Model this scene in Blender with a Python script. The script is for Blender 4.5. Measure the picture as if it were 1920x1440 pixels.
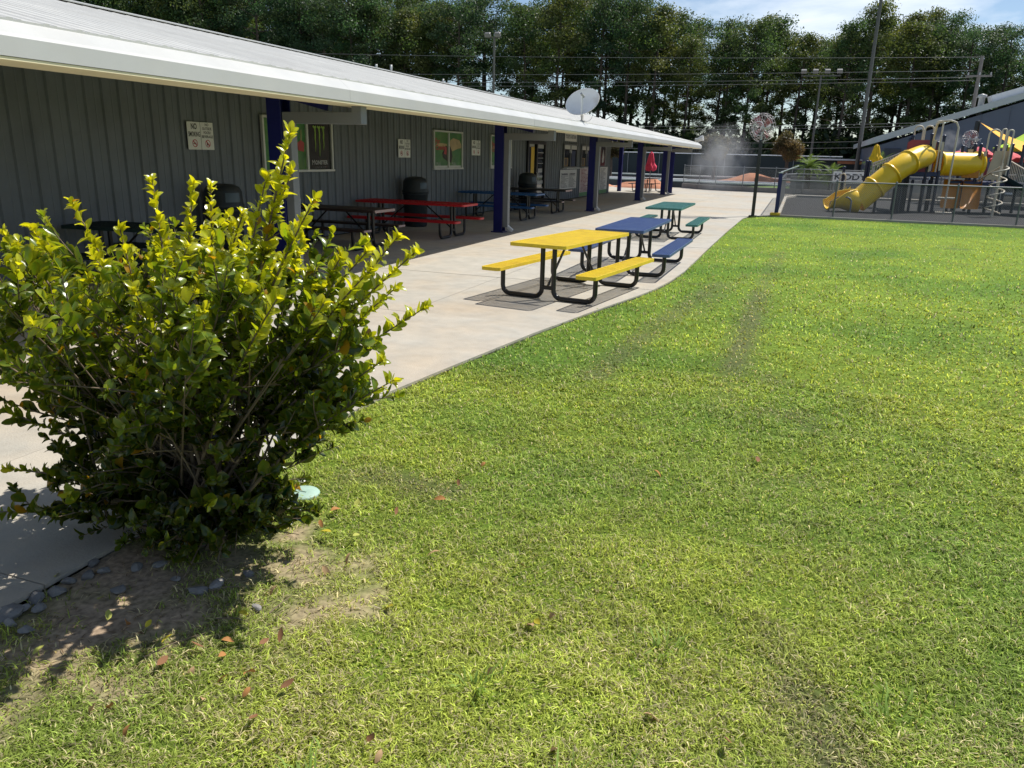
import bpy, bmesh, math, random
import numpy as np
from mathutils import Vector, Matrix, noise as mnoise

random.seed(7); RNG = np.random.default_rng(11)
S = bpy.context.scene
COL = S.collection
for o in list(bpy.data.objects): bpy.data.objects.remove(o)

# ------------------------------------------------------------------ camera
F_PX, PITCH, AZ, ROLL, CAM_H = 1442.0, math.radians(16.6), math.radians(19.72), math.radians(1.4687), 1.85
_fw = Vector((-math.sin(AZ)*math.cos(PITCH), math.cos(AZ)*math.cos(PITCH), -math.sin(PITCH)))
_rt0 = Vector((math.cos(AZ), math.sin(AZ), 0)); _up0 = _rt0.cross(_fw)
_rt = _rt0*math.cos(ROLL)+_up0*math.sin(ROLL); _up = _up0*math.cos(ROLL)-_rt0*math.sin(ROLL)
CAM = Vector((0, 0, CAM_H))
cd = bpy.data.cameras.new('camera'); co = bpy.data.objects.new('camera', cd); COL.objects.link(co)
co.matrix_world = Matrix(((_rt.x, _up.x, -_fw.x, CAM.x), (_rt.y, _up.y, -_fw.y, CAM.y), (_rt.z, _up.z, -_fw.z, CAM.z), (0, 0, 0, 1)))
cd.sensor_fit = 'HORIZONTAL'; cd.sensor_width = 36; cd.lens = 36*F_PX/1920; cd.clip_start = .05; cd.clip_end = 2000
S.camera = co
def ray(x, y): return _fw+_rt*((x-960)/F_PX)-_up*((y-720)/F_PX)
def G(x, y, z=0.0): r = ray(x, y); return CAM+r*((z-CAM_H)/r.z)          # pixel -> point at height z
def PX(x, y, X): r = ray(x, y); return CAM+r*(X/r.x)                     # pixel -> point on plane X
def PY(x, y, Y): r = ray(x, y); return CAM+r*(Y/r.y)                     # pixel -> point on plane Y

# ------------------------------------------------------------------ light
SUN_EL, SUN_AZ = math.radians(56), math.radians(37)     # azimuth clockwise from +Y
SUN = Vector((math.sin(SUN_AZ)*math.cos(SUN_EL), math.cos(SUN_AZ)*math.cos(SUN_EL), math.sin(SUN_EL)))
W = bpy.data.worlds.new('World'); S.world = W; W.use_nodes = True
nt = W.node_tree; nt.nodes.clear()
out = nt.nodes.new('ShaderNodeOutputWorld'); bg = nt.nodes.new('ShaderNodeBackground')
sky = nt.nodes.new('ShaderNodeTexSky'); sky.sky_type = 'NISHITA'; sky.sun_disc = False
sky.sun_elevation = SUN_EL; sky.sun_rotation = SUN_AZ; sky.air_density = .9; sky.dust_density = .3; sky.ozone_density = 2.0
tc = nt.nodes.new('ShaderNodeTexCoord'); mp = nt.nodes.new('ShaderNodeMapping'); mp.inputs['Scale'].default_value = (1.0, 1.0, 3.2)
nz = nt.nodes.new('ShaderNodeTexNoise'); nz.inputs['Scale'].default_value = 3.1; nz.inputs['Detail'].default_value = 9; nz.inputs['Roughness'].default_value = .56; nz.inputs['Distortion'].default_value = .35
rp = nt.nodes.new('ShaderNodeValToRGB'); rp.color_ramp.elements[0].position = .52; rp.color_ramp.elements[1].position = .76
mx = nt.nodes.new('ShaderNodeMix'); mx.data_type = 'RGBA'; mx.inputs['B'].default_value = (10.5, 10.9, 11.4, 1)
L = nt.links.new
L(tc.outputs['Generated'], mp.inputs['Vector']); L(mp.outputs[0], nz.inputs['Vector']); L(nz.outputs['Fac'], rp.inputs[0])
L(rp.outputs[0], mx.inputs['Factor']); L(sky.outputs[0], mx.inputs['A']); L(mx.outputs['Result'], bg.inputs['Color'])
bg.inputs['Strength'].default_value = .092; L(bg.outputs[0], out.inputs['Surface'])
sl = bpy.data.lights.new('sun', 'SUN'); so = bpy.data.objects.new('sun', sl); COL.objects.link(so)
sl.energy = 5.0; sl.angle = math.radians(.53); sl.color = (1, .955, .88)
so.rotation_euler = SUN.to_track_quat('Z', 'Y').to_euler(); so.location = SUN*60
vs = S.view_settings; vs.view_transform = 'Standard'; vs.look = 'None'; vs.gamma = 1; vs.use_curve_mapping = False; vs.exposure = .30
S.render.engine = 'CYCLES'; S.render.resolution_x = 1024; S.render.resolution_y = 768

# ------------------------------------------------------------------ materials
def _n(t, k, **kw):
    n = t.nodes.new(k)
    for a, b in kw.items(): setattr(n, a, b)
    return n
MATS = {}
def mat(name, col, rough=.6, metal=0., var=.0, vscale=4., bump=0., bscale=40., spec=.5, coat=0., rand=0., stain=None, sscale=1.2, samt=.5, wave=None):
    """principled with noise colour variation, optional stains (a second colour in blotches), fine bump and per-piece variation"""
    if name in MATS: return MATS[name]
    m = bpy.data.materials.new(name); m.use_nodes = True; t = m.node_tree; b = t.nodes['Principled BSDF']; l = t.links.new
    b.inputs['Base Color'].default_value = (*col, 1); b.inputs['Roughness'].default_value = rough; b.inputs['Metallic'].default_value = metal
    b.inputs['Specular IOR Level'].default_value = spec; b.inputs['Coat Weight'].default_value = coat
    tcn = _n(t, 'ShaderNodeTexCoord'); cur = None
    geo = _n(t, 'ShaderNodeNewGeometry')
    rgb = _n(t, 'ShaderNodeRGB'); rgb.outputs[0].default_value = (*col, 1); cur = rgb.outputs[0]
    if stain is not None:
        n = _n(t, 'ShaderNodeTexNoise'); n.inputs['Scale'].default_value = sscale; n.inputs['Detail'].default_value = 7; n.inputs['Roughness'].default_value = .62; l(geo.outputs['Position'], n.inputs['Vector'])
        r = _n(t, 'ShaderNodeValToRGB'); r.color_ramp.elements[0].position = .47; r.color_ramp.elements[1].position = .68; l(n.outputs['Fac'], r.inputs[0])
        k = _n(t, 'ShaderNodeMath', operation='MULTIPLY'); k.inputs[1].default_value = samt; l(r.outputs[0], k.inputs[0])
        x = _n(t, 'ShaderNodeMix', data_type='RGBA'); l(k.outputs[0], x.inputs['Factor']); l(cur, x.inputs['A']); x.inputs['B'].default_value = (*stain, 1); cur = x.outputs['Result']
    if var or rand:
        n = _n(t, 'ShaderNodeTexNoise'); n.inputs['Scale'].default_value = vscale; n.inputs['Detail'].default_value = 8; n.inputs['Roughness'].default_value = .65; l(geo.outputs['Position'], n.inputs['Vector'])
        mr = _n(t, 'ShaderNodeMapRange'); mr.inputs['From Min'].default_value = .25; mr.inputs['From Max'].default_value = .75; mr.inputs['To Min'].default_value = 1-var; mr.inputs['To Max'].default_value = 1+var; l(n.outputs['Fac'], mr.inputs['Value'])
        v = mr.outputs[0]
        if rand:
            oi = _n(t, 'ShaderNodeObjectInfo'); mr2 = _n(t, 'ShaderNodeMapRange'); mr2.inputs['To Min'].default_value = 1-rand; mr2.inputs['To Max'].default_value = 1+rand; l(oi.outputs['Random'], mr2.inputs['Value'])
            mm = _n(t, 'ShaderNodeMath', operation='MULTIPLY'); l(v, mm.inputs[0]); l(mr2.outputs[0], mm.inputs[1]); v = mm.outputs[0]
        x = _n(t, 'ShaderNodeMix', data_type='RGBA', blend_type='MULTIPLY'); x.inputs['Factor'].default_value = 1; l(cur, x.inputs['A']); l(v, x.inputs['B']); cur = x.outputs['Result']
        rr = _n(t, 'ShaderNodeMapRange'); rr.inputs['To Min'].default_value = max(0, rough-.12); rr.inputs['To Max'].default_value = min(1, rough+.12); l(n.outputs['Fac'], rr.inputs['Value']); l(rr.outputs[0], b.inputs['Roughness'])
    l(cur, b.inputs['Base Color'])
    if bump:
        n = _n(t, 'ShaderNodeTexNoise'); n.inputs['Scale'].default_value = bscale; n.inputs['Detail'].default_value = 6; l(geo.outputs['Position'], n.inputs['Vector'])
        bp = _n(t, 'ShaderNodeBump'); bp.inputs['Strength'].default_value = bump; bp.inputs['Distance'].default_value = .01; l(n.outputs['Fac'], bp.inputs['Height']); l(bp.outputs[0], b.inputs['Normal'])
    MATS[name] = m; return m
def leafmat(name, trans=.4, rough=.4, spec=.5, gain=(1.25, 1.15, .6), sat=1.0, fine=0.0):
    """foliage: colour from the mesh's 'col' attribute, part of the light passes through the blade"""
    m = bpy.data.materials.new(name); m.use_nodes = True; t = m.node_tree; b = t.nodes['Principled BSDF']; l = t.links.new
    a = _n(t, 'ShaderNodeAttribute', attribute_name='col'); cur = a.outputs['Color']
    if fine:
        geo = _n(t, 'ShaderNodeNewGeometry'); n = _n(t, 'ShaderNodeTexNoise'); n.inputs['Scale'].default_value = fine; n.inputs['Detail'].default_value = 3; l(geo.outputs['Position'], n.inputs['Vector'])
        mr = _n(t, 'ShaderNodeMapRange'); mr.inputs['From Min'].default_value = .3; mr.inputs['From Max'].default_value = .7; mr.inputs['To Min'].default_value = .6; mr.inputs['To Max'].default_value = 1.4; l(n.outputs['Fac'], mr.inputs['Value'])
        x = _n(t, 'ShaderNodeMix', data_type='RGBA', blend_type='MULTIPLY'); x.inputs['Factor'].default_value = 1; l(cur, x.inputs['A']); l(mr.outputs[0], x.inputs['B']); cur = x.outputs['Result']
    l(cur, b.inputs['Base Color']); b.inputs['Roughness'].default_value = rough; b.inputs['Specular IOR Level'].default_value = spec
    tr = _n(t, 'ShaderNodeBsdfTranslucent'); g = _n(t, 'ShaderNodeMix', data_type='RGBA', blend_type='MULTIPLY'); g.inputs['Factor'].default_value = 1; g.inputs['B'].default_value = (*gain, 1); l(cur, g.inputs['A']); l(g.outputs['Result'], tr.inputs['Color'])
    ms = _n(t, 'ShaderNodeMixShader'); ms.inputs[0].default_value = trans; l(b.outputs[0], ms.inputs[1]); l(tr.outputs[0], ms.inputs[2])
    l(ms.outputs[0], t.nodes['Material Output'].inputs['Surface']); MATS[name] = m; return m
M = MATS
mat('concrete', (.385, .362, .312), .85, var=.17, vscale=3.4, bump=.35, bscale=70, rand=.05, stain=(.42, .31, .19), sscale=.42, samt=.5)
mat('concrete_dark', (.22, .21, .2), .9, var=.2, vscale=5, bump=.3)
mat('joint', (.12, .11, .1), .95, var=.2)
mat('siding', (.155, .172, .194), .55, var=.09, vscale=3, stain=(.11, .118, .125), sscale=.9, samt=.5, bump=.12, bscale=90, rand=.05, spec=.4)
mat('roof_metal', (.51, .51, .485), .5, var=.10, vscale=1.5, stain=(.44, .43, .40), sscale=1.0, samt=.5, rand=.04)
mat('white_trim', (.47, .475, .462), .42, var=.05, vscale=1.2, stain=(.46, .45, .42), sscale=2.0, samt=.35)
mat('cream', (.78, .70, .47), .6, var=.08, vscale=2, bump=.1)
mat('blue_steel', (.007, .010, .105), .38, var=.12, vscale=6, spec=.45)
mat('grey_steel', (.17, .18, .19), .45, var=.05, vscale=3)
mat('light_steel', (.62, .64, .66), .4, var=.04)
mat('galv', (.21, .22, .23), .5, .5, var=.12, vscale=9)
mat('black_pipe', (.012, .012, .013), .32, var=.25, vscale=20, spec=.5)
mat('t_yellow', (.80, .585, .03), .42, var=.10, vscale=9, stain=(.66, .44, .05), sscale=4, samt=.6, bump=.15, bscale=50)
mat('t_blue', (.045, .085, .235), .42, var=.12, vscale=5, stain=(.11, .16, .27), sscale=3, samt=.5)
mat('t_green', (.035, .16, .14), .42, var=.12, vscale=5, stain=(.10, .24, .21), sscale=3, samt=.5)
mat('t_red', (.50, .015, .022), .4, var=.08)
mat('t_brown', (.035, .018, .016), .55, var=.2)
mat('t_brownend', (.42, .30, .27), .7, var=.1)
mat('t_dkgreen', (.012, .03, .028), .5, var=.2)
mat('t_skyblue', (.02, .10, .27), .42, var=.1)
mat('t_black', (.018, .017, .02), .5, var=.2)
mat('bin', (.022, .03, .036), .5, var=.2, vscale=8, spec=.5)
mat('bin_flap', (.06, .085, .10), .4, var=.15)
mat('sign_white', (.74, .74, .72), .45, var=.04)
mat('ink', (.03, .03, .035), .6); mat('sign_red', (.45, .03, .05), .5)
mat('poster_green', (.05, .19, .05), .35, var=.5, vscale=2.2, stain=(.16, .26, .07), sscale=1.7, samt=.8)
mat('poster_black', (.008, .008, .009), .25); mat('claw', (.26, .42, .06), .5, var=.3, vscale=30)
mat('poster_red', (.42, .05, .05), .5); mat('poster_tan', (.45, .33, .17), .5, var=.3); mat('poster_dark', (.03, .022, .022), .5, var=.4)
mat('dimwhite', (.42, .42, .42), .5)
mat('alu', (.62, .62, .60), .4, .3, var=.05)
mat('glass_dark', (.012, .016, .02), .06, spec=.6, var=.2, vscale=2)
mat('black_frame', (.012, .012, .014), .35)
mat('yellow_paint', (.72, .46, .02), .45, var=.1)
mat('paper_white', (.60, .60, .58), .6, var=.08, vscale=3)
mat('paper_pink', (.60, .52, .50), .6, var=.08, vscale=3)
mat('text_grey', (.16, .16, .17), .7); mat('text_maroon', (.25, .05, .06), .7)
mat('banner_green', (.12, .28, .12), .6, var=.3)
mat('brown_board', (.22, .15, .06), .6, var=.2); mat('navy_cloth', (.03, .045, .11), .7, var=.2)
mat('dish', (.80, .79, .76), .45, var=.05, stain=(.50, .42, .33), sscale=2.2, samt=.5)
mat('dish_grey', (.33, .33, .33), .5)
mat('pole_black', (.014, .014, .016), .35, var=.1)
mat('pole_wood', (.19, .17, .15), .85, var=.25, vscale=3)
mat('pole_steel', (.105, .105, .095), .7, .1, var=.1)
mat('fan_cage', (.50, .46, .46), .4, .3); mat('fan_blade', (.33, .12, .13), .45)
mat('wire', (.34, .35, .36), .5, .4); mat('cable', (.13, .135, .14), .6); mat('link', (.15, .16, .165), .5, .3)
mat('slide_yellow', (.90, .575, .015), .33, var=.05, vscale=3, coat=.15, spec=.5)
mat('slide_orange', (.50, .19, .012), .38, var=.06)
mat('panel_maroon', (.20, .022, .05), .4, var=.08); mat('deck_navy', (.018, .03, .10), .45, var=.1); mat('post_navy', (.012, .016, .045), .35, var=.1)
mat('play_beige', (.60, .53, .41), .45, var=.05); mat('play_panel', (.55, .45, .31), .5, var=.06); mat('slide_teal', (.018, .05, .06), .35)
mat('mulch', (.0115, .0122, .0135), .95, var=.55, vscale=24, bump=1.0, bscale=45)
mat('umb_pink', (.80, .06, .13), .8, var=.08); mat('umb_red', (.62, .10, .13), .8, var=.1); mat('umb_yellow', (.80, .50, .01), .8, var=.1)
mat('sail_orange', (.85, .42, .02), .8, var=.05); mat('tent_lime', (.42, .62, .02), .8, var=.05)
mat('hall_wall', (.105, .12, .17), .6, var=.08, vscale=1.2); mat('hall_dark', (.045, .05, .07), .5)
mat('hall_roof', (.48, .50, .52), .5, var=.05)
mat('asphalt', (.20, .20, .21), .9, var=.2, vscale=1.5, bump=.2)
mat('asphalt_dk', (.06, .06, .065), .9, var=.3, vscale=2)
mat('track_light', (.44, .43, .42), .85, var=.12, vscale=.8)
mat('barrier_white', (.72, .72, .72), .5, var=.08); mat('clay', (.46, .20, .11), .95, var=.3, vscale=1.2, bump=.5, bscale=6)
mat('far_grass', (.10, .17, .03), .95, var=.25, vscale=.6)
mat('screen', (.020, .030, .032), .8, var=.2, vscale=1)
mat('bark', (.075, .058, .045), .95, var=.35, vscale=3, bump=.6, bscale=8)
mat('twig', (.17, .125, .085), .9, var=.3, vscale=30)
mat('stone', (.20, .19, .178), .9, var=.25, vscale=25, bump=.6, bscale=40, rand=.25)
mat('cover', (.32, .46, .38), .6, var=.12, vscale=15)
leafmat('bush_leaf', .50, .26, .7, (1.8, 1.6, .40))
leafmat('grass', .42, .6, .2, (1.25, 1.15, .7))
leafmat('tree_leaf', .46, .5, .35, (1.4, 1.3, .75))
mat('lamp_dull', (.15, .15, .145), .5)
leafmat('fallen', .15, .8, .2, (1, 1, 1))
leafmat('turf', 0.0, .95, .1, (1, 1, 1), fine=35.)

# ------------------------------------------------------------------ mesh building
class MB:
    def __init__(s): s.v = []; s.f = []; s.mi = []; s.m = 0; s.sm = []
    def add(s, vs, fs, smooth=False):
        k = len(s.v); s.v += [tuple(p) for p in vs]
        for f in fs: s.f.append(tuple(i+k for i in f)); s.mi.append(s.m); s.sm.append(smooth)
    def box(s, c, d, R=None, bev=0.0):
        hx, hy, hz = d[0]/2, d[1]/2, d[2]/2; c = Vector(c)
        if bev <= 0:
            P = [Vector((x*hx, y*hy, z*hz)) for z in (-1, 1) for y in (-1, 1) for x in (-1, 1)]
            Fc = [(0, 2, 3, 1), (4, 5, 7, 6), (0, 1, 5, 4), (2, 6, 7, 3), (0, 4, 6, 2), (1, 3, 7, 5)]
        else:
            b = min(bev, hx*.9, hy*.9, hz*.9); P = []
            for z in (-1, 1):
                for y in (-1, 1):
                    for x in (-1, 1):
                        P += [Vector((x*(hx-b), y*(hy-b), z*hz)), Vector((x*(hx-b), y*hy, z*(hz-b))), Vector((x*hx, y*(hy-b), z*(hz-b)))]
            i = lambda x, y, z, k: ((z*2+y)*2+x)*3+k
            Fc = [(i(0,0,0,0), i(0,1,0,0), i(1,1,0,0), i(1,0,0,0)), (i(0,0,1,0), i(1,0,1,0), i(1,1,1,0), i(0,1,1,0)),
                  (i(0,0,0,1), i(1,0,0,1), i(1,0,1,1), i(0,0,1,1)), (i(0,1,0,1), i(0,1,1,1), i(1,1,1,1), i(1,1,0,1)),
                  (i(0,0,0,2), i(0,0,1,2), i(0,1,1,2), i(0,1,0,2)), (i(1,0,0,2), i(1,1,0,2), i(1,1,1,2), i(1,0,1,2))]
            for z in (0, 1):
                for y in (0, 1): Fc.append((i(0,y,z,0), i(1,y,z,0), i(1,y,z,1), i(0,y,z,1)) if (y+z) % 2 == 0 else (i(0,y,z,0), i(0,y,z,1), i(1,y,z,1), i(1,y,z,0)))
                for x in (0, 1): Fc.append((i(x,0,z,0), i(x,0,z,2), i(x,1,z,2), i(x,1,z,0)) if (x+z) % 2 == 0 else (i(x,0,z,0), i(x,1,z,0), i(x,1,z,2), i(x,0,z,2)))
            for y in (0, 1):
                for x in (0, 1): Fc.append((i(x,y,0,1), i(x,y,1,1), i(x,y,1,2), i(x,y,0,2)) if (x+y) % 2 == 0 else (i(x,y,0,1), i(x,y,0,2), i(x,y,1,2), i(x,y,1,1)))
            for z in (0, 1):
                for y in (0, 1):
                    for x in (0, 1): Fc.append((i(x,y,z,0), i(x,y,z,1), i(x,y,z,2)) if (x+y+z) % 2 == 0 else (i(x,y,z,0), i(x,y,z,2), i(x,y,z,1)))
        if R is not None: P = [R @ p for p in P]
        s.add([p+c for p in P], Fc); return s
    def beam(s, a, b, w, h, up=(0, 0, 1), bev=0.0):
        a, b = Vector(a), Vector(b); d = b-a; y = d.normalized(); u = Vector(up)
        x = y.cross(u)
        if x.length < 1e-4: x = y.cross(Vector((1, 0, 0)))
        x.normalize(); z = x.cross(y)
        R = Matrix((x, y, z)).transposed(); return s.box((a+b)/2, (w, d.length, h), R, bev)
    def tube(s, pts, r, n=8, caps=True, closed=False, smooth=True):
        pts = [Vector(p) for p in pts]; m = len(pts); rr = r if isinstance(r, (list, tuple)) else [r]*m
        vs = []; prev = None
        for i in range(m):
            if closed: t = (pts[(i+1) % m]-pts[i-1])
            else: t = pts[min(i+1, m-1)]-pts[max(i-1, 0)]
            t.normalize()
            if prev is None:
                a = Vector((0, 0, 1)) if abs(t.z) < .9 else Vector((1, 0, 0)); u = t.cross(a).normalized()
            else:
                u = prev-t*prev.dot(t); u = u.normalized() if u.length > 1e-6 else t.orthogonal().normalized()
            prev = u; w = t.cross(u)
            vs += [pts[i]+(u*math.cos(2*math.pi*k/n)+w*math.sin(2*math.pi*k/n))*rr[i] for k in range(n)]
        fs = []
        for i in range(m if closed else m-1):
            a = i*n; b = ((i+1) % m)*n
            for k in range(n): fs.append((a+k, a+(k+1) % n, b+(k+1) % n, b+k))
        s.add(vs, fs, smooth)
        if caps and not closed: s.add(vs[:n], [tuple(range(n-1, -1, -1))]); s.add(vs[-n:], [tuple(range(n))])
        return s
    def lathe(s, prof, c=(0, 0, 0), n=24, R=None, smooth=True, a0=0, a1=2*math.pi):
        c = Vector(c); full = abs(a1-a0-2*math.pi) < 1e-6; st = n if full else n+1; vs = []
        for r, z in prof:
            for k in range(st):
                a = a0+(a1-a0)*k/n; p = Vector((r*math.cos(a), r*math.sin(a), z)); vs.append((R @ p if R is not None else p)+c)
        fs = []
        for i in range(len(prof)-1):
            for k in range(n):
                k2 = (k+1) % st; fs.append((i*st+k, i*st+k2, (i+1)*st+k2, (i+1)*st+k))
        s.add(vs, fs, smooth); return s
    def prism(s, poly, z0, z1, fr=None):
        """extrude a 2-D polygon (ccw) from z0 to z1; fr(x,y,z) maps to 3-D"""
        fr = fr or (lambda x, y, z: (x, y, z)); n = len(poly)
        vs = [fr(x, y, z0) for x, y in poly]+[fr(x, y, z1) for x, y in poly]
        s.add(vs, [tuple(range(n-1, -1, -1)), tuple(range(n, 2*n))]+[(i, (i+1) % n, n+(i+1) % n, n+i) for i in range(n)]); return s
    def mesh(s, name, mats):
        me = bpy.data.meshes.new(name); me.from_pydata(s.v, [], s.f)
        for m in (mats if isinstance(mats, (list, tuple)) else [mats]): me.materials.append(M[m] if isinstance(m, str) else m)
        me.polygons.foreach_set('material_index', s.mi); me.polygons.foreach_set('use_smooth', s.sm); me.update(); return me
    def build(s, name, mats, parent=None, loc=None, recenter=True, **tags):
        """loc None: vertices are world (or root-local) coordinates; the origin goes to the bottom centre"""
        o0 = Vector((0, 0, 0))
        if recenter and s.v:
            a = np.array(s.v); lo, hi = a.min(0), a.max(0); o0 = Vector(((lo[0]+hi[0])/2, (lo[1]+hi[1])/2, lo[2]))
            s.v = [tuple(r) for r in (a-np.array(o0))]
        return link(name, s.mesh(name, mats), parent, o0 if loc is None else Vector(loc)+o0, **tags)
ORI = {}
def link(name, me, parent=None, origin=(0, 0, 0), **tags):
    o = bpy.data.objects.new(name, me); COL.objects.link(o); origin = Vector(origin)
    ORI[o.name] = origin
    if parent is not None: o.parent = parent; o.location = origin-ORI[parent.name]
    else: o.location = origin
    for k, v in tags.items():
        if v: o[k] = v
    return o
def empty(name, loc, label, cat, group=None):
    o = bpy.data.objects.new(name, None); COL.objects.link(o); o.location = Vector(loc); o.empty_display_size = .2
    o['label'] = label; o['category'] = cat
    if group: o['group'] = group
    ORI[o.name] = Vector(loc); return o
def place(root, loc, rotz=0, sc=1.0): root.location = Vector(loc); root.rotation_euler = (0, 0, rotz); root.scale = (sc, sc, sc)
def copy_tree(o, parent=None, label=None, group=None):
    c = o.copy(); COL.objects.link(c); c.parent = parent
    if label: c['label'] = label
    if group: c['group'] = group
    for ch in list(o.children): copy_tree(ch, c)
    return c
def text_verts(body, size, width=None, bold=0.0):
    cu = bpy.data.curves.new('t', 'FONT'); cu.body = body; cu.size = size; cu.align_x = 'CENTER'; cu.align_y = 'CENTER'; cu.offset = bold; cu.resolution_u = 3
    o = bpy.data.objects.new('t', cu); COL.objects.link(o); dg = bpy.context.evaluated_depsgraph_get(); dg.update()
    me = bpy.data.meshes.new_from_object(o.evaluated_get(dg)); vs = [v.co.copy() for v in me.vertices]; fs = [tuple(p.vertices) for p in me.polygons]
    bpy.data.objects.remove(o); bpy.data.curves.remove(cu); bpy.data.meshes.remove(me)
    if width and vs:
        w = max(v.x for v in vs)-min(v.x for v in vs); k = width/w
        for v in vs: v.x *= k
    return vs, fs
def wall_text(mb, body, size, y, z, x, width=None, bold=0.0):     # text on a wall that faces +X
    vs, fs = text_verts(body, size, width, bold); mb.add([(x, y+v.x, z+v.y) for v in vs], fs)
def front_text(mb, body, size, x, y, z, width=None, bold=0.0):    # text on a face towards -Y
    vs, fs = text_verts(body, size, width, bold); mb.add([(x+v.x, y, z+v.y) for v in vs], fs)
def np_mesh(name, V, Fq, mats, cols=None, smooth=False):
    """V (n,3), Fq (m,k) arrays -> mesh with an optional per-vertex colour attribute"""
    me = bpy.data.meshes.new(name); V = np.ascontiguousarray(V, np.float32); Fq = np.ascontiguousarray(Fq, np.int32); m, k = Fq.shape
    me.vertices.add(len(V)); me.vertices.foreach_set('co', V.ravel()); me.loops.add(m*k); me.loops.foreach_set('vertex_index', Fq.ravel())
    me.polygons.add(m); me.polygons.foreach_set('loop_start', np.arange(0, m*k, k, dtype=np.int32)); me.polygons.foreach_set('loop_total', np.full(m, k, np.int32))
    if smooth: me.polygons.foreach_set('use_smooth', np.ones(m, bool))
    if cols is not None:
        a = me.attributes.new('col', 'FLOAT_COLOR', 'POINT'); c = np.ones((len(V), 4), np.float32); c[:, :3] = cols; a.data.foreach_set('color', c.ravel())
    for x in (mats if isinstance(mats, (list, tuple)) else [mats]): me.materials.append(M[x])
    me.update(); me.validate(); return me
def bez(a, b, c, n): return [a*(1-t)**2+b*2*t*(1-t)+c*t*t for t in (i/(n-1) for i in range(n))]
def vnoise(x, y, s, seed=0):
    """smooth value noise for numpy arrays, 0..1"""
    x = np.asarray(x, float)/s+seed*17.3; y = np.asarray(y, float)/s-seed*9.1; xi = np.floor(x).astype(int); yi = np.floor(y).astype(int); fx = x-xi; fy = y-yi
    h = lambda a, b: np.abs(np.sin(a*127.1+b*311.7+seed*74.7)*43758.5453) % 1.0
    fx = fx*fx*(3-2*fx); fy = fy*fy*(3-2*fy)
    return (h(xi, yi)*(1-fx)+h(xi+1, yi)*fx)*(1-fy)+(h(xi, yi+1)*(1-fx)+h(xi+1, yi+1)*fx)*fy

# ================================================================== ground and paving
g = MB(); g.add([(-900, -300, -.16), (900, -300, -.16), (900, 1500, -.16), (-900, 1500, -.16)], [(0, 1, 2, 3)])
g.build('ground', 'far_grass', kind='structure')

EDGE = [(-4.0, -2.90), (2.4, -2.90), (4.5, -2.93), (5.2, -2.92), (6.2, -2.78), (7.74, -2.55), (9.0, -2.32), (9.86, -2.15), (10.6, -1.99), (11.3, -1.87), (12.2, -1.78), (13.5, -1.73), (17, -1.76), (21.7, -1.77), (27.3, -1.74), (28.5, -1.60), (29.2, -1.2), (29.6, -.80)]
def edge_x(y): return float(np.interp(y, [e[0] for e in EDGE], [e[1] for e in EDGE]))
PAVE = [(x, y) for y, x in EDGE]+[(-.75, 29.7), (-.9, 44), (-.4, 47), (14, 47.2), (14, 50), (0, 50), (-1.6, 50.7), (-5.2, 51.6), (-7.5, 54.2), (-18, 54.2), (-18, 42.2), (-9.8, 42.2), (-9.8, -4)]
def clip(poly, ax, val, keep_less):
    o = []
    for i in range(len(poly)):
        a, b = poly[i-1], poly[i]; ia = (a[ax] <= val) == keep_less; ib = (b[ax] <= val) == keep_less
        if ia != ib:
            t = (val-a[ax])/(b[ax]-a[ax]); o.append((a[0]+(b[0]-a[0])*t, a[1]+(b[1]-a[1])*t))
        if ib: o.append(b)
    return o
g = MB(); g.prism(PAVE, -.15, -.022); walk = g.build('walkway', 'joint', kind='structure', label='pale concrete walkway of jointed slabs beside the lawn')
xs = [-18, -15.2, -12.5, -9.8, -6.72, -4.3, -.5, 3, 6.5, 10, 14]; ys = [-4+3.05*i for i in range(20)]
for i in range(len(xs)-1):
    for j in range(len(ys)-1):
        p = PAVE
        for ax, v, k in ((0, xs[i]+.004, False), (0, xs[i+1]-.004, True), (1, ys[j]+.004, False), (1, ys[j+1]-.004, True)):
            p = clip(p, ax, v, k)
            if len(p) < 3: break
        q = []
        for a in p:
            if not q or (abs(a[0]-q[-1][0])+abs(a[1]-q[-1][1])) > 1e-4: q.append(a)
        if len(q) >= 3 and abs(sum(q[k-1][0]*q[k][1]-q[k][0]*q[k-1][1] for k in range(len(q)))) > .04:
            dz = random.uniform(-.0025, .0025)
            s_ = MB(); s_.prism(q, -.11, dz); s_.build('concrete_slab', 'concrete', walk)
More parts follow.
